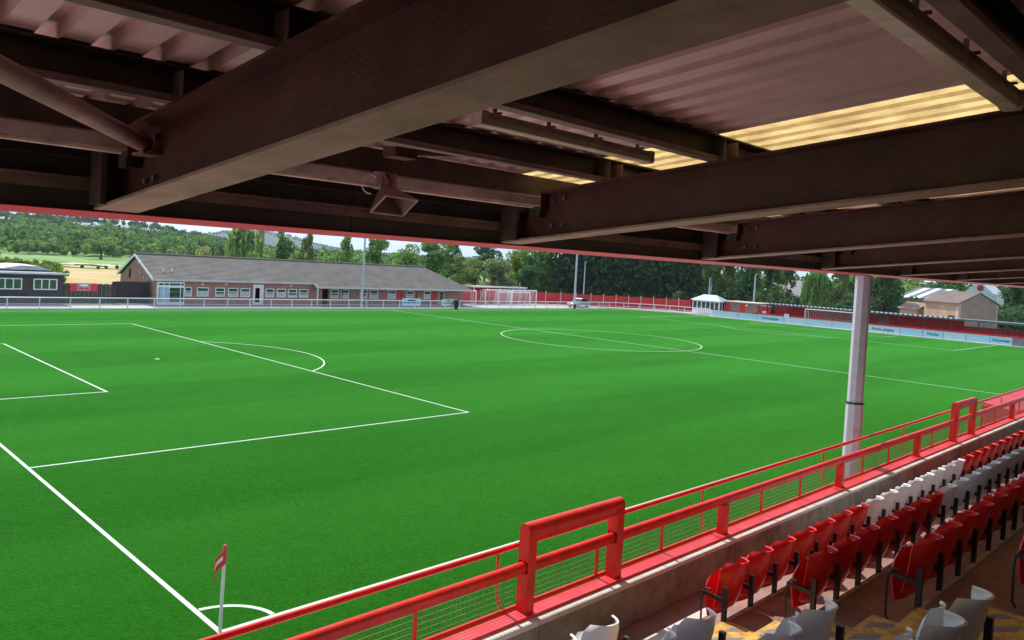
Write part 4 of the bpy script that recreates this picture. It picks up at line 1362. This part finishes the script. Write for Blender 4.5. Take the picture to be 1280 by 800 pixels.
m_ = MB(); m_.box(103.47, 103.53, -2, 11.0, .05, .95); m_.build('pitch_wall', 'infill', es)
rw = thing('red_wall', 'red wall between the brick block and the covered terrace', 'wall', (108.4, 45.6, 0))
m_ = MB(); m_.box(108.3, 108.5, 44.7, 46.5, 0, 2.1); m_.build('panel', 'wall_red', rw)
m_ = MB(); m_.box(108.2, 108.6, 44.6, 46.52, 2.102, 2.18); m_.build('coping', 'flat_roof', rw)
# hospitality table-like litter: pale life-belt sized signs fixed on the red terrace
for (y, lab) in ((45.6, 'small pale sign on the red wall by the brick block'), (40.6, 'small white sign left of the far goal on the terrace front')):
    t = thing('small_sign', lab, 'sign', (105.3 if y < 44.6 else 108.2, y, 1.0), 0)
    X = 105.3 if y < 44.6 else 108.2
    m_ = MB(); m_.box(X-.02, X, y-.35, y+.35, .85, 1.35); m_.build('plate', 'paint_white', t)
    m_ = MB(); m_.box(X-.026, X-.021, y-.2, y+.2, 1.05, 1.15); m_.build('print', 'door_red', t)

# brick hall beyond, turned to the pitch
hall = thing('brick_hall', 'orange brick hall with a shallow brown roof beyond the covered terrace', 'building', (119.65, 21.4, 0))
N_ = Vector((119.65, 21.41, 0)); Ld = (Vector((123.43, 27.29, 0))-N_); Rd = Vector((120.71, 15.53, 0))-N_
Wg = 6.2; Ll = 7.0
e1 = Ld.normalized(); e2 = Vector((e1.y, -e1.x, 0))            # e1 along the eaves wall, e2 along the gable
if e2.dot(Rd) < 0: e2 = -e2
Wg = 6.6
def hp(a, c, z): p = N_+e1*a+e2*c; return (p.x, p.y, z)
ze, zr = 4.45, 6.05
m_ = MB()
m_.hexa([hp(0, 0, 0), hp(0, .25, 0), hp(Ll, .25, 0), hp(Ll, 0, 0)], [hp(0, 0, ze), hp(0, .25, ze), hp(Ll, .25, ze), hp(Ll, 0, ze)])
m_.hexa([hp(0, Wg-.25, 0), hp(0, Wg, 0), hp(Ll, Wg, 0), hp(Ll, Wg-.25, 0)], [hp(0, Wg-.25, ze), hp(0, Wg, ze), hp(Ll, Wg, ze), hp(Ll, Wg-.25, ze)])
m_.build('side_wall', 'brick_hall', hall)
m_ = MB()
for a0, a1 in ((0.01, .26), (Ll-.26, Ll-.01)):
    P = [(.01, 0), (Wg-.01, 0), (Wg-.01, ze), (Wg/2, zr-.06), (.01, ze)]
    vs = [hp(a0, c, z) for c, z in P]+[hp(a1, c, z) for c, z in P]
    m_.add(vs, [(0, 1, 2, 3, 4), (9, 8, 7, 6, 5)]+[(i, i+5, (i+1) % 5+5, (i+1) % 5) for i in range(5)])
m_.build('gable_wall', 'brick_gable_shaded', hall)
m_ = MB()
ov = .35
P = [(-ov, ze-.1), (Wg/2, zr), (Wg+ov, ze-.1), (Wg+ov, ze+.03), (Wg/2, zr+.14), (-ov, ze+.03)]
vs = [hp(-.12, c, z) for c, z in P]+[hp(Ll+.2, c, z) for c, z in P]
m_.add(vs, [tuple(range(6)), tuple(range(11, 5, -1))]+[(i, i+6, (i+1) % 6+6, (i+1) % 6) for i in range(6)])
m_.build('roof', 'roof_brown', hall)
m_ = MB(); m_.hexa([hp(.9, -.06, 0), hp(.9, -.01, 0), hp(2.0, -.01, 0), hp(2.0, -.06, 0)], [hp(.9, -.06, 2.6), hp(.9, -.01, 2.6), hp(2.0, -.01, 2.6), hp(2.0, -.06, 2.6)]); m_.build('door', 'dark_void', hall)
m_ = MB(); m_.hexa([hp(.2, -.05, 0), hp(.2, -.01, 0), hp(.5, -.01, 0), hp(.5, -.05, 0)], [hp(.2, -.05, 4.0), hp(.2, -.01, 4.0), hp(.5, -.01, 4.0), hp(.5, -.05, 4.0)]); m_.build('corner_trim', 'flat_roof', hall)
lean = thing('red_lean_to', 'small red-roofed lean-to at the left end of the brick hall', 'building', (125.2, 29.6, 0))
m_ = MB(); m_.box(124.0, 127.5, 28.4, 31.0, 0, 3.0); m_.build('wall', 'brick_hall', lean)
m_ = MB(); m_.prism_y([(123.6, 2.95), (127.9, 3.9), (127.9, 4.05), (123.6, 3.1)], 28.1, 31.3); m_.build('roof', 'brick_low', lean)
# industrial sheds further off
ind = thing('striped_roof_shed', 'large shed with a striped translucent roof beyond the brick hall', 'building', (170, 38, 0))
m_ = MB(); m_.box(168, 196, 38.5, 46.6, 0, 4.0); m_.build('wall', 'brick_low', ind)
for i in range(7):
    ya = 38.5+i*8.1/7
    m_ = MB(); m_.hexa([(167.5, ya, 4.1), (182, ya, 6.3), (182, ya+8.1/7, 6.3), (167.5, ya+8.1/7, 4.1)], [(167.5, ya, 4.2), (182, ya, 6.4), (182, ya+8.1/7, 6.4), (167.5, ya+8.1/7, 4.2)])
    m_.build('roof_panel', 'corr_white' if i % 2 else 'corr_dark', ind)
wg = thing('white_gable_building', 'white gabled building with a round red window behind the brick hall', 'building', (172, 32, 0))
m_ = MB()
P = [(29.6, 0), (35, 0), (35, 5.9), (32.6, 8.1), (31.9, 8.1), (29.6, 5.9)]
m_.add([(172, y, z) for y, z in P]+[(180, y, z) for y, z in P], [tuple(range(6))[::-1], tuple(range(6, 12))]+[(i, (i+1) % 6, (i+1) % 6+6, i+6) for i in range(6)])
m_.build('wall', 'corr_white', wg)
m_ = MB(); m_.tube([(171.9, 32, 7.0), (171.99, 32, 7.0)], .62, 16); m_.build('round_window', 'door_red', wg)
gb = thing('grey_roof_building', 'white-walled building with a steep grey roof behind the birches', 'building', (143, 59, 0))
m_ = MB(); m_.box(141.5, 150, 54.5, 63.0, 0, 3.1); m_.build('wall', 'paint_white', gb)
m_ = MB(); m_.prism_y([(141, 3.1), (150.5, 3.1), (150.5, 3.25), (146.5, 6.4), (144.8, 6.4), (141, 3.25)], 54.2, 63.3); m_.build('roof', 'corr_dark', gb)
m_ = MB(); m_.box(141.3, 141.49, 54.8, 62.8, 1.5, 2.1); m_.build('window_band', 'dark_void', gb)
ch = thing('chimney_stack', 'tall dark chimney stack on the skyline behind the clubhouse', 'chimney', (266.4, 522.3, 0))
m_ = MB(); m_.tube([(266.4, 522.3, 0), (266.4, 522.3, 21.0)], [2.6, 2.0], 12); m_.build('shaft', 'brick_hall_d', ch, smooth=True)
m_ = MB(); m_.tube([(266.4, 522.3, 21.0), (266.4, 522.3, 21.8)], 2.4, 12); m_.build('cap', 'brick_hall_d', ch)

# masts and lamp posts
def pole(name, x, y, h, r, mt, lab, cat, head=True, arm=None):
    t = thing(name, lab, cat, (x, y, 0))
    m_ = MB(); m_.tube([(x, y, 0), (x, y, h*.5), (x, y, h)], [r*1.3, r*1.1, r*.8], 12); m_.build('column', mt, t, smooth=True)
    m_ = MB(); m_.tube([(x, y, 0), (x, y, .35)], r*1.9, 12); m_.build('base', mt, t)
    if head == 'flood':
        m_ = MB(); m_.box(x-1.4, x+1.4, y-.05, y+.05, h, h+.12); m_.build('crossarm', mt, t)
        for q in (-1.1, -.35, .35, 1.1):
            m_ = MB(); m_.hexa([(x+q-.25, y-.35, h+.1), (x+q+.25, y-.35, h+.1), (x+q+.25, y-.06, h+.13), (x+q-.25, y-.06, h+.13)], [(x+q-.25, y-.22, h+.55), (x+q+.25, y-.22, h+.55), (x+q+.25, y-.06, h+.5), (x+q-.25, y-.06, h+.5)]); m_.build('lamp', 'galv', t)
    elif head:
        m_ = MB(); m_.tube([(x, y, h), (x-.5, y-.5, h+.12)], .045, 6); m_.build('bracket', mt, t)
        m_ = MB(); m_.box(x-.85, x-.45, y-.75, y-.45, h+.07, h+.2); m_.build('lamp', 'galv', t)
pole('floodlight_mast', 48.5, 67.9, 15, .11, 'pole_grey', 'tall slim grey floodlight mast in front of the clubhouse roof', 'floodlight', 'flood')
pole('floodlight_mast', 89.0, 68.3, 15, .14, 'pole_grey', 'tall pale floodlight mast standing before the dark conifer row', 'floodlight', 'flood')
pole('lamp_post', 97.5, 73.6, 7.4, .09, 'pole_grey', 'short grey lamp post left of the conifers behind the red fence', 'lamp post')
pole('lamp_post', 112.5, 58.2, 5.9, .1, 'pole_grey', 'pale lamp post just behind the white kiosk', 'lamp post')
pole('lamp_post', 114.0, 50.6, 7.0, .12, 'pole_grey', 'pale lamp post with a double head behind the brick block', 'lamp post')
pole('utility_pole', 83.6, 75.4, 3.6, .06, 'pole_grey', 'thin low post among the spare goals', 'post', False)

# ================================================================== VEHICLES
def car(x, y, rz, paint, label, van=False, sc_=1.0):
    t = thing('parked_van' if van else 'parked_car', label, 'van' if van else 'car', (x, y, 0), rz, 'vehicles parked beyond the pitch')
    Lh, W = (2.35, .95) if van else (2.15, .86)
    # side outline (x, z) of the lower body and of the cabin
    if van: low = [(-Lh, .3), (Lh, .3), (Lh, .85), (Lh-.75, 1.1), (-Lh, 1.15)]; cab = [(-Lh+.02, 1.15), (Lh-.8, 1.1), (Lh-1.3, 1.85), (-Lh+.1, 1.95)]
    else: low = [(-Lh, .3), (Lh, .3), (Lh+.02, .62), (Lh-.2, .78), (.9, .93), (-1.7, .97), (-Lh, .85)]; cab = [(-1.65, .965), (.9, .925), (.15, 1.42), (-.95, 1.45)]
    m_ = MB()
    n_ = len(low)
    vs = []
    for yy in (-W, -W*.93, W*.93, W):
        k_ = .97 if abs(yy) == W else 1
        vs += [(px*k_, yy, .3+(pz-.3)*(.93 if abs(yy) == W else 1)) for px, pz in low]
    fs = [tuple(range(n_)), tuple(range(3*n_, 4*n_))[::-1]]
    for q in range(3):
        for i in range(n_): fs.append((q*n_+i, (q+1)*n_+i, (q+1)*n_+(i+1) % n_, q*n_+(i+1) % n_))
    m_.add(vs, fs); m_.local('body', paint, t, True)
    m_ = MB(); n_ = len(cab)
    vs = [(px, -W*.95 if pz < 1.3 else -W*.78, pz) for px, pz in cab]+[(px, W*.95 if pz < 1.3 else W*.78, pz) for px, pz in cab]
    m_.add(vs, [tuple(range(n_)), tuple(range(n_, 2*n_))[::-1]]+[(i, i+n_, (i+1) % n_+n_, (i+1) % n_) for i in range(n_)])
    m_.local('cabin', 'car_glass' if not van else paint, t)
    m_ = MB(); zt = cab[2][1]; m_.hexa([(cab[3][0]+.02, -W*.79, zt-.03), (cab[2][0]-.0, -W*.79, zt-.03), (cab[2][0], W*.79, zt-.03), (cab[3][0]+.02, W*.79, zt-.03)], [(cab[3][0]+.1, -W*.74, zt+.05), (cab[2][0]-.08, -W*.74, zt+.05), (cab[2][0]-.08, W*.74, zt+.05), (cab[3][0]+.1, W*.74, zt+.05)])
    m_.local('roof', paint, t)
    if van:
        for s in (-1, 1):
            m_ = MB(); yy = s*W*.90; m_.box(.5, 1.25, min(yy, yy+s*.02), max(yy, yy+s*.02), 1.25, 1.65); m_.local('side_window', 'car_glass', t)
        m_ = MB(); m_.hexa([(Lh-.9, -W*.75, 1.2), (Lh-.86, -W*.75, 1.2), (Lh-.86, W*.75, 1.2), (Lh-.9, W*.75, 1.2)], [(Lh-1.27, -W*.7, 1.76), (Lh-1.22, -W*.7, 1.78), (Lh-1.22, W*.7, 1.78), (Lh-1.27, W*.7, 1.76)]); m_.local('windscreen', 'car_glass', t)
    for wx in (-1.3, 1.35):
        for s in (-1, 1):
            m_ = MB(); m_.tube([(wx, s*(W-.2), .32), (wx, s*(W+.01), .32)], .32, 16); wh = m_.local('wheel', 'tyre', t)
            m_ = MB(); m_.tube([(wx, s*(W+.012), .32), (wx, s*(W+.02), .32)], .2, 12); m_.local('hub_cap', 'galv', wh)
    for s in (-.6, .6):
        m_ = MB(); m_.box(Lh-.04, Lh+.03, s*W-.16, s*W+.16, .62, .74); m_.local('headlight', 'paint_white', t)
        m_ = MB(); m_.box(-Lh-.03, -Lh+.05, s*W-.12, s*W+.12, .68, .84); m_.local('tail_light', 'door_red', t)
car(92.6, 70.4, R(188), 'car_silver', 'silver hatchback parked behind the far rail beside the floodlight mast')
car(128.5, 34.2, R(100), 'car_blue', 'blue van parked under the dark trees left of the brick hall', True)
car(122.5, 26.6, R(60), 'car_dark', 'dark car parked along the orange brick wall of the hall')
car(120.3, 24.6, R(62), 'car_white', 'white car tucked behind the terrace roof by the hall wall')
car(150.5, 20.8, R(20), 'car_white', 'white car at the right edge beyond the hall gable')
car(152.5, 23.6, R(200), 'car_silver', 'silver car just behind the white one past the hall gable')
car(139.0, 47.6, R(95), 'car_white', 'white van parked among the birches left of the roof post', True)
car(141.0, 50.8, R(100), 'car_blue', 'blue car beside the white van among the birches')

# ================================================================== TREES
rng = np.random.default_rng(11)
def leaf_mesh(name, pts, size, matn, droop=0., jitter=.4, out=None, ow=1.3):
    n_ = len(pts)
    nrm = rng.normal(size=(n_, 3)); nrm[:, 2] += .35
    if out is not None: nrm = nrm*.55+out*ow
    nrm[:] =nrm; nrm /= np.linalg.norm(nrm, axis=1)[:, None]
    a = np.cross(nrm, rng.normal(size=(n_, 3))); a /= np.linalg.norm(a, axis=1)[:, None]
    if droop:
        a = a*(1-droop)+np.array([0, 0, -1.])*droop; a /= np.linalg.norm(a, axis=1)[:, None]
    b_ = np.cross(nrm, a); b_ /= np.linalg.norm(b_, axis=1)[:, None]
    s = size*(1-jitter+2*jitter*rng.random(n_))[:, None]
    ln = (1.5 if droop else 1.0)
    P = np.stack([pts-a*s*ln*.5, pts+b_*s*.42, pts+a*s*ln*.5, pts-b_*s*.42], 1).reshape(-1, 3)
    me = bpy.data.meshes.new(name)
    me.vertices.add(len(P)); me.vertices.foreach_set('co', P.ravel().astype(np.float32))
    me.loops.add(4*n_); me.loops.foreach_set('vertex_index', np.arange(4*n_, dtype=np.int32))
    me.polygons.add(n_); me.polygons.foreach_set('loop_start', np.arange(0, 4*n_, 4, dtype=np.int32)); me.polygons.foreach_set('loop_total', np.full(n_, 4, np.int32))
    me.materials.append(MATS[matn]); me.update(calc_edges=True); me.validate()
    return me
def lobes_pts(lobes, n_):
    out = []; dirs = []
    vol = np.array([l[3]*l[4]*l[5] for l in lobes])**(2/3); vol = vol/vol.sum()
    for l, q in zip(lobes, vol):
        k = max(4, int(n_*q))
        d = rng.normal(size=(k, 3)); d /= np.linalg.norm(d, axis=1)[:, None]
        r = (.55+.5*rng.random(k)**.6)[:, None]
        out.append(np.array(l[:3])+d*r*np.array(l[3:])); dirs.append(d)
    return np.concatenate(out), np.concatenate(dirs)
def tree_meshes(kind, h, r, seed, leaf):
    q = random.Random(seed)
    tr_ = MB(); lobes = []; size = .42; droop = 0; n_ = 2200; bark = 'bark'
    if kind == 'broad':
        th_ = h*.3
        tr_.tube([(0, 0, -.2), (.05, 0, th_*.5), (.1, .05, th_), (.15, .1, h*.7)], [h*.026, h*.021, h*.017, h*.005], 8)
        for k in range(13):
            a = q.uniform(0, 6.28); z = q.uniform(.28, .86)*h
            w_ = r*(1-.55*abs(z/h-.5)**1.2*1.5); d = w_*q.uniform(.25, .72)
            rr = r*q.uniform(.30, .48)
            lobes.append((d*math.cos(a), d*math.sin(a), z, rr, rr, rr*.8))
            tr_.tube([(.1, .05, th_*q.uniform(.8, 1.4)), (d*.5*math.cos(a), d*.5*math.sin(a), (th_+z)/2+.3), (d*math.cos(a), d*math.sin(a), z)], [h*.011, h*.007, h*.002], 5)
        n_ = 2600; size = .46
    elif kind == 'birch':
        bark = 'bark_birch'
        tr_.tube([(0, 0, -.2), (.1, 0, h*.35), (.0, .1, h*.7), (.05, .1, h*.97)], [h*.015, h*.012, h*.007, h*.002], 8)
        for k in range(17):
            a = q.uniform(0, 6.28); z = q.uniform(.22, .93)*h
            w_ = r*(1.05-(z/h)**2*.75); d = w_*q.uniform(.2, .8); rr = r*q.uniform(.2, .34)
            lobes.append((d*math.cos(a), d*math.sin(a), z, rr, rr, rr*1.5))
            tr_.tube([(0, .05, z*.85), (d*.6*math.cos(a), d*.6*math.sin(a), z+.35), (d*math.cos(a), d*math.sin(a), z)], [h*.005, h*.003, h*.0012], 5)
        n_ = 2000; size = .36; droop = .45
    elif kind == 'willow':
        tr_.tube([(0, 0, -.2), (.1, 0, h*.3), (.0, .1, h*.85)], [h*.024, h*.018, h*.004], 8)
        pts = []
        for k in range(95):
            a = q.uniform(0, 6.28); rad = r*math.sqrt(q.random()); zt = h*(1-.35*(rad/r)**2)*q.uniform(.86, 1.0); ln = h*q.uniform(.3, .62)
            m2 = 26
            tt = np.linspace(0, 1, m2)
            px = rad*math.cos(a)*(1+.12*tt)+rng.normal(size=m2)*.10; py = rad*math.sin(a)*(1+.12*tt)+rng.normal(size=m2)*.10
            pz = np.maximum(zt-ln*tt, .9)
            pts.append(np.stack([px, py, pz], 1))
        for k in range(6):
            a = k*1.05; tr_.tube([(0, .03, h*.35), (r*.4*math.cos(a), r*.4*math.sin(a), h*.65), (r*.7*math.cos(a), r*.7*math.sin(a), h*.72)], [h*.01, h*.006, h*.002], 5)
        return tr_, leaf_mesh('crown', np.concatenate(pts), .42, leaf, .75), bark
    elif kind == 'conifer':
        tr_.tube([(0, 0, -.2), (0, 0, h*.95)], [h*.02, h*.002], 8)
        pts = []
        lv = int(h/.42)
        for i in range(lv):
            z = .1+i*(h-.2)/lv; w_ = r*min(1, 1.12*(1-(z/h)**2.6)+.06); k = 19
            for j in range(k):
                a = q.uniform(0, 6.28); m2 = 6
                tt = np.linspace(.4, 1.0, m2)*q.uniform(.82, 1.08)
                pts.append(np.stack([w_*tt*math.cos(a)+rng.normal(size=m2)*.1, w_*tt*math.sin(a)+rng.normal(size=m2)*.1, z-.35*tt*q.uniform(.4, 1.5)+rng.normal(size=m2)*.12], 1))
            if i % 3 == 0:
                a = q.uniform(0, 6.28); tr_.tube([(0, 0, z), (w_*.8*math.cos(a), w_*.8*math.sin(a), z-.2)], [.05, .012], 4)
        return tr_, leaf_mesh('crown', np.concatenate(pts), .40, leaf, .25), bark
    elif kind == 'bush':
        for k in range(5):
            a = q.uniform(0, 6.28); tr_.tube([(0, 0, -.1), (r*.3*math.cos(a), r*.3*math.sin(a), h*.35), (r*.55*math.cos(a), r*.55*math.sin(a), h*.7)], [.07, .05, .015], 5)
        for k in range(11):
            a = q.uniform(0, 6.28); d = r*q.uniform(.1, .72); z = h*q.uniform(.18, .78); rr = r*q.uniform(.28, .44)
            lobes.append((d*math.cos(a), d*math.sin(a), z, rr, rr, min(rr, h*.3)))
        n_ = 1700; size = .34
    pts, dirs = lobes_pts(lobes, n_)
    ok = pts[:, 2] > .15
    return tr_, leaf_mesh('crown', pts[ok], size, leaf, droop, out=dirs[ok], ow=.8), bark
TC = {}
def tree(kind, leaf, x, y, h, r, label, name='tree', cat='tree', group='trees beyond the ground', var=0):
    key = (kind, leaf, var)
    nh, nr = {'broad': (11, 4), 'birch': (10.5, 2.8), 'willow': (12, 3), 'conifer': (13, 3), 'bush': (4, 2.2)}[kind]
    if key not in TC:
        tm, cm, bark = tree_meshes(kind, nh, nr, hash(kind) % 1 + var*17+len(leaf), leaf)
        TC[key] = (tm.mesh('trunk', bark, True), cm)
    t = thing(name, label, cat, (x, y, H(x, y)-.05), rnd.uniform(0, 6.28), group)
    sx, sz_ = r/nr, h/nh
    for nm, me in (('trunk', TC[key][0]), ('crown', TC[key][1])):
        o = bpy.data.objects.new(nm, me); col.objects.link(o); o.parent = t
        o.scale = (sx, sx, sz_)
    return t
TREES = [
 ('willow', 'leaf_light', 53.0, 109.1, 12.2, 2.9, 'weeping willow with hanging strands behind the left part of the clubhouse', 'willow_tree'),
 ('birch', 'leaf_mid', 61.0, 110.6, 11.0, 2.5, 'tall dense birch right of the willow behind the clubhouse', 'birch_tree'),
 ('birch', 'leaf_olive', 64.5, 108.6, 10.2, 2.0, 'slender olive birch next to the tall one behind the clubhouse roof', 'birch_tree'),
 ('bush', 'leaf_light', 48.6, 96.3, 6.2, 2.4, 'rounded bush between the willow and the tall birch', 'bush'),
 ('bush', 'leaf_light', 57.0, 93.8, 6.0, 2.2, 'pale green bush above the middle of the clubhouse ridge', 'bush'),
 ('birch', 'leaf_light', 67.3, 101.0, 10.0, 2.2, 'thin-topped birch just left of the slim floodlight mast', 'birch_tree'),
 ('broad', 'leaf_mid', 80.4, 110.3, 10.6, 3.4, 'round green tree just right of the slim floodlight mast', 'broadleaf_tree'),
 ('broad', 'leaf_light', 93.6, 119.3, 10.8, 3.9, 'light green domed tree over the right end of the clubhouse roof', 'broadleaf_tree'),
 ('bush', 'leaf_light', 70.5, 91.1, 6.3, 2.6, 'low bush peeping over the right half of the clubhouse ridge', 'bush'),
 ('broad', 'leaf_mid', 104.8, 123.2, 11.0, 5.0, 'broad full tree behind the hipped end of the clubhouse', 'broadleaf_tree'),
 ('conifer', 'leaf_conifer', 117.4, 132.2, 12.8, 2.8, 'lone dark conifer between the broad trees past the clubhouse', 'conifer_tree'),
 ('broad', 'leaf_olive', 94.0, 99.5, 9.2, 3.8, 'olive tree just right of the clubhouse hip', 'broadleaf_tree'),
 ('broad', 'leaf_dark', 120.1, 123.1, 12.2, 4.8, 'dark tree standing behind the grey willow bush', 'broadleaf_tree'),
 ('broad', 'leaf_grey', 85.5, 84.0, 7.6, 4.4, 'big grey-green sallow behind the spare goals', 'broadleaf_tree'),
 ('broad', 'leaf_yellow', 104.0, 95.5, 10.2, 4.2, 'yellow-green tree above the shelter by the red fence', 'broadleaf_tree'),
 ('broad', 'leaf_mid', 99.0, 86.5, 10.2, 3.8, 'dense green tree at the left end of the conifer row', 'broadleaf_tree'),
 ('broad', 'leaf_dark', 93.2, 83.2, 6.6, 3.0, 'dark shrubby tree low behind the red fence before the conifers', 'broadleaf_tree'),
]
for i, (x, y) in enumerate(((95.0, 77.4), (98.1, 76.9), (99.8, 74.8), (100.7, 72.1), (102.3, 70.1), (103.0, 67.4), (105.3, 65.9), (106.0, 63.2), (107.3, 61.2), (108.6, 59.2))):
    x, y = CAM.x+(x-CAM.x)*1.085, CAM.y+(y-CAM.y)*1.085
    TREES.append(('conifer', 'leaf_conifer', x, y, 14.5+(i*37 % 5)*.35, 3.7, f'dark conifer, {orn(i)} from the left in the tall row behind the red fence', 'conifer_tree'))
TREES += [
 ('birch', 'leaf_mid', 116.6, 60.4, 12.5, 3.0, 'leafy birch behind the white kiosk', 'birch_tree'),
 ('birch', 'leaf_olive', 120.5, 58.8, 12.8, 2.9, 'olive birch behind the kiosk lamp post', 'birch_tree'),
 ('broad', 'leaf_dark', 117.9, 53.1, 13, 3.2, 'dark tall tree behind the brick block', 'broadleaf_tree'),
 ('birch', 'leaf_mid', 128.3, 54.6, 13, 3.1, 'birch right of the double-headed lamp post', 'birch_tree'),
 ('birch', 'leaf_olive', 135.9, 55.9, 11.5, 2.4, 'thin birch in front of the steep grey roof', 'birch_tree'),
 ('willow', 'leaf_mid', 117.8, 41.8, 9.6, 2.2, 'drooping dark green tree above the left end of the terrace roof', 'weeping_tree'),
 ('birch', 'leaf_olive', 133.0, 44.2, 11, 2.7, 'birch left of the grey roof post', 'birch_tree'),
 ('broad', 'leaf_dark', 125.8, 35.0, 10.5, 3.0, 'dark bushy tree just right of the grey roof post', 'broadleaf_tree'),
 ('broad', 'leaf_dark', 133.4, 36.2, 9.5, 2.6, 'smaller dark tree beside the blue van', 'broadleaf_tree'),
 ('birch', 'leaf_light', 153.3, 49.2, 9.5, 2.2, 'far light birch showing left of the roof post', 'birch_tree'),
 ('broad', 'leaf_mid', 200.6, 64.5, 11.5, 5.9, 'far green tree behind the striped shed roof', 'broadleaf_tree'),
 ('broad', 'leaf_light', 214.2, 60.1, 12, 6.6, 'far light green tree above the striped shed', 'broadleaf_tree'),
 ('broad', 'leaf_mid', 215.5, 50.2, 12, 6.0, 'far green tree left of the white gable', 'broadleaf_tree'),
 ('broad', 'leaf_dark', 169.6, 26.0, 10, 3.6, 'dark tree right of the white gable', 'broadleaf_tree'),
 ('broad', 'leaf_dark', 165.5, 20.4, 10, 4.2, 'dark tree at the right edge beyond the hall', 'broadleaf_tree'),
 ('broad', 'leaf_dark', 172, 32.5+24, 9, 4.2, 'dark tree between the grey roof and the striped shed', 'broadleaf_tree'),
 ('bush', 'leaf_pale', 60.6, 144.1, 6.9, 2.3, 'cream blossoming bush above the clubhouse roof', 'bush'),
 ('bush', 'leaf_yellow', 18.9, 105.0, 3.3, 1.9, 'yellow-green shrub behind the hut at the far left', 'bush'),
 ('bush', 'leaf_olive', 22.2, 112.5, 3.5, 2.2, 'olive shrub behind the hut, second from the left', 'bush'),
 ('bush', 'leaf_light', 25.5, 118.9, 3.0, 2.4, 'light shrub behind the pale shed roof', 'bush'),
 ('bush', 'leaf_yellow', 20.4, 128.4, 3.2, 3.0, 'spreading yellow shrub on the dry field edge', 'bush'),
 ('bush', 'leaf_light', 28.6, 166.4, 3.6, 3.2, 'lone round bush at the edge of the green meadow', 'bush'),
 ('broad', 'leaf_light', 83.5, 279.0, 9.0, 6.5, 'bright round tree left of the clubhouse gable at the wood edge', 'broadleaf_tree'),
 ('bush', 'leaf_olive', 84.0, 79.8, 3.2, 1.8, 'olive bush low beside the shelter roof', 'bush'),
 ('bush', 'leaf_pale', 79.6, 83.0, 3.2, 1.8, 'cream flowering bush right of the clubhouse hip', 'bush'),
]
for i, (kd, lf, x, y, h, r, lab, nm) in enumerate(TREES):
    tree(kd, lf, x, y, h, r, lab, nm, 'bush' if kd == 'bush' else 'tree', 'bushes beyond the ground' if kd == 'bush' else 'trees beyond the ground', i % 3)

# far woods that read as one mass
def wood(name, spec, per, size, matn):
    P = []; DD = []
    for (az0, az1, ra, rb, cnt, hmin, hmax) in spec:
        for _ in range(cnt):
            az = rng.uniform(az0, az1); rr = math.sqrt(rng.uniform(ra*ra, rb*rb))
            x, y = CAM.x+rr*math.sin(R(az)), CAM.y+rr*math.cos(R(az))
            h = rng.uniform(hmin, hmax); w_ = h*rng.uniform(.34, .55); g0 = H(x, y)
            nl = 4
            for k in range(nl):
                c = np.array([x+rng.normal()*w_*.35, y+rng.normal()*w_*.35, g0+h*rng.uniform(.35, .8)])
                d = rng.normal(size=(per//nl, 3)); d /= np.linalg.norm(d, axis=1)[:, None]
                P.append(c+d*np.array([w_*.55, w_*.55, h*.26])*(.75+.3*rng.random((per//nl, 1)))); DD.append(d)
    o = bpy.data.objects.new(name, leaf_mesh(name, np.concatenate(P), size, matn, out=np.concatenate(DD)))
    col.objects.link(o)
    o['kind'] = 'stuff'
    return o
wood('woodland', [(4, 26, 345, 470, 190, 7, 11), (4, 24, 470, 640, 150, 7, 11), (24, 52, 330, 430, 110, 6, 9)], 130, 1.5, 'leaf_far')
wood('woodland', [(4, 25, 350, 620, 150, 7, 11.5), (25, 50, 330, 500, 80, 6, 9.5)], 120, 1.5, 'wood_mid')
wood('woodland', [(4, 25, 360, 640, 110, 7, 11), (5, 26, 940, 990, 210, 6, 10), (22, 46, 700, 1000, 190, 6, 9.5), (23.5, 42, 2500, 3060, 420, 7, 13)], 110, 1.7, 'wood_dark')
wood('woodland', [(46, 90, 250, 420, 260, 7, 11)], 110, 1.3, 'wood_dark')
wood('woodland', [(4, 22, 325, 352, 80, 3, 7), (26, 44, 250, 330, 70, 5, 8), (6, 24, 400, 600, 60, 6, 10.5)], 120, 1.2, 'wood_light')

wood('scrub', [(4, 15, 112, 215, 300, .7, 1.9), (14, 24, 200, 206, 26, .4, 1.0)], 70, .5, 'leaf_yellow')
wood('scrub', [(55, 80, 136, 190, 330, 1.5, 4.5), (44, 60, 148, 180, 130, 2, 5)], 110, .7, 'wood_dark')
# thin summer air over the valley
m_ = MB(); m_.box(-5400, 5400, -5400, 5400, -1.2, 112)
hm = bpy.data.materials.new('haze_air'); hm.use_nodes = True
hm.node_tree.nodes.remove(hm.node_tree.nodes['Principled BSDF'])
pv = hm.node_tree.nodes.new('ShaderNodeVolumePrincipled')
pv.inputs['Color'].default_value = (.80, .88, 1, 1)
pv.inputs['Density'].default_value = .00009
pv.inputs['Anisotropy'].default_value = .2
hm.node_tree.links.new(pv.outputs[0], hm.node_tree.nodes['Material Output'].inputs['Volume'])
MATS['haze_air'] = hm
struct(m_.build('haze', 'haze_air'), 'stuff')

for o in bpy.data.objects:
    if '_w' in o: del o['_w']
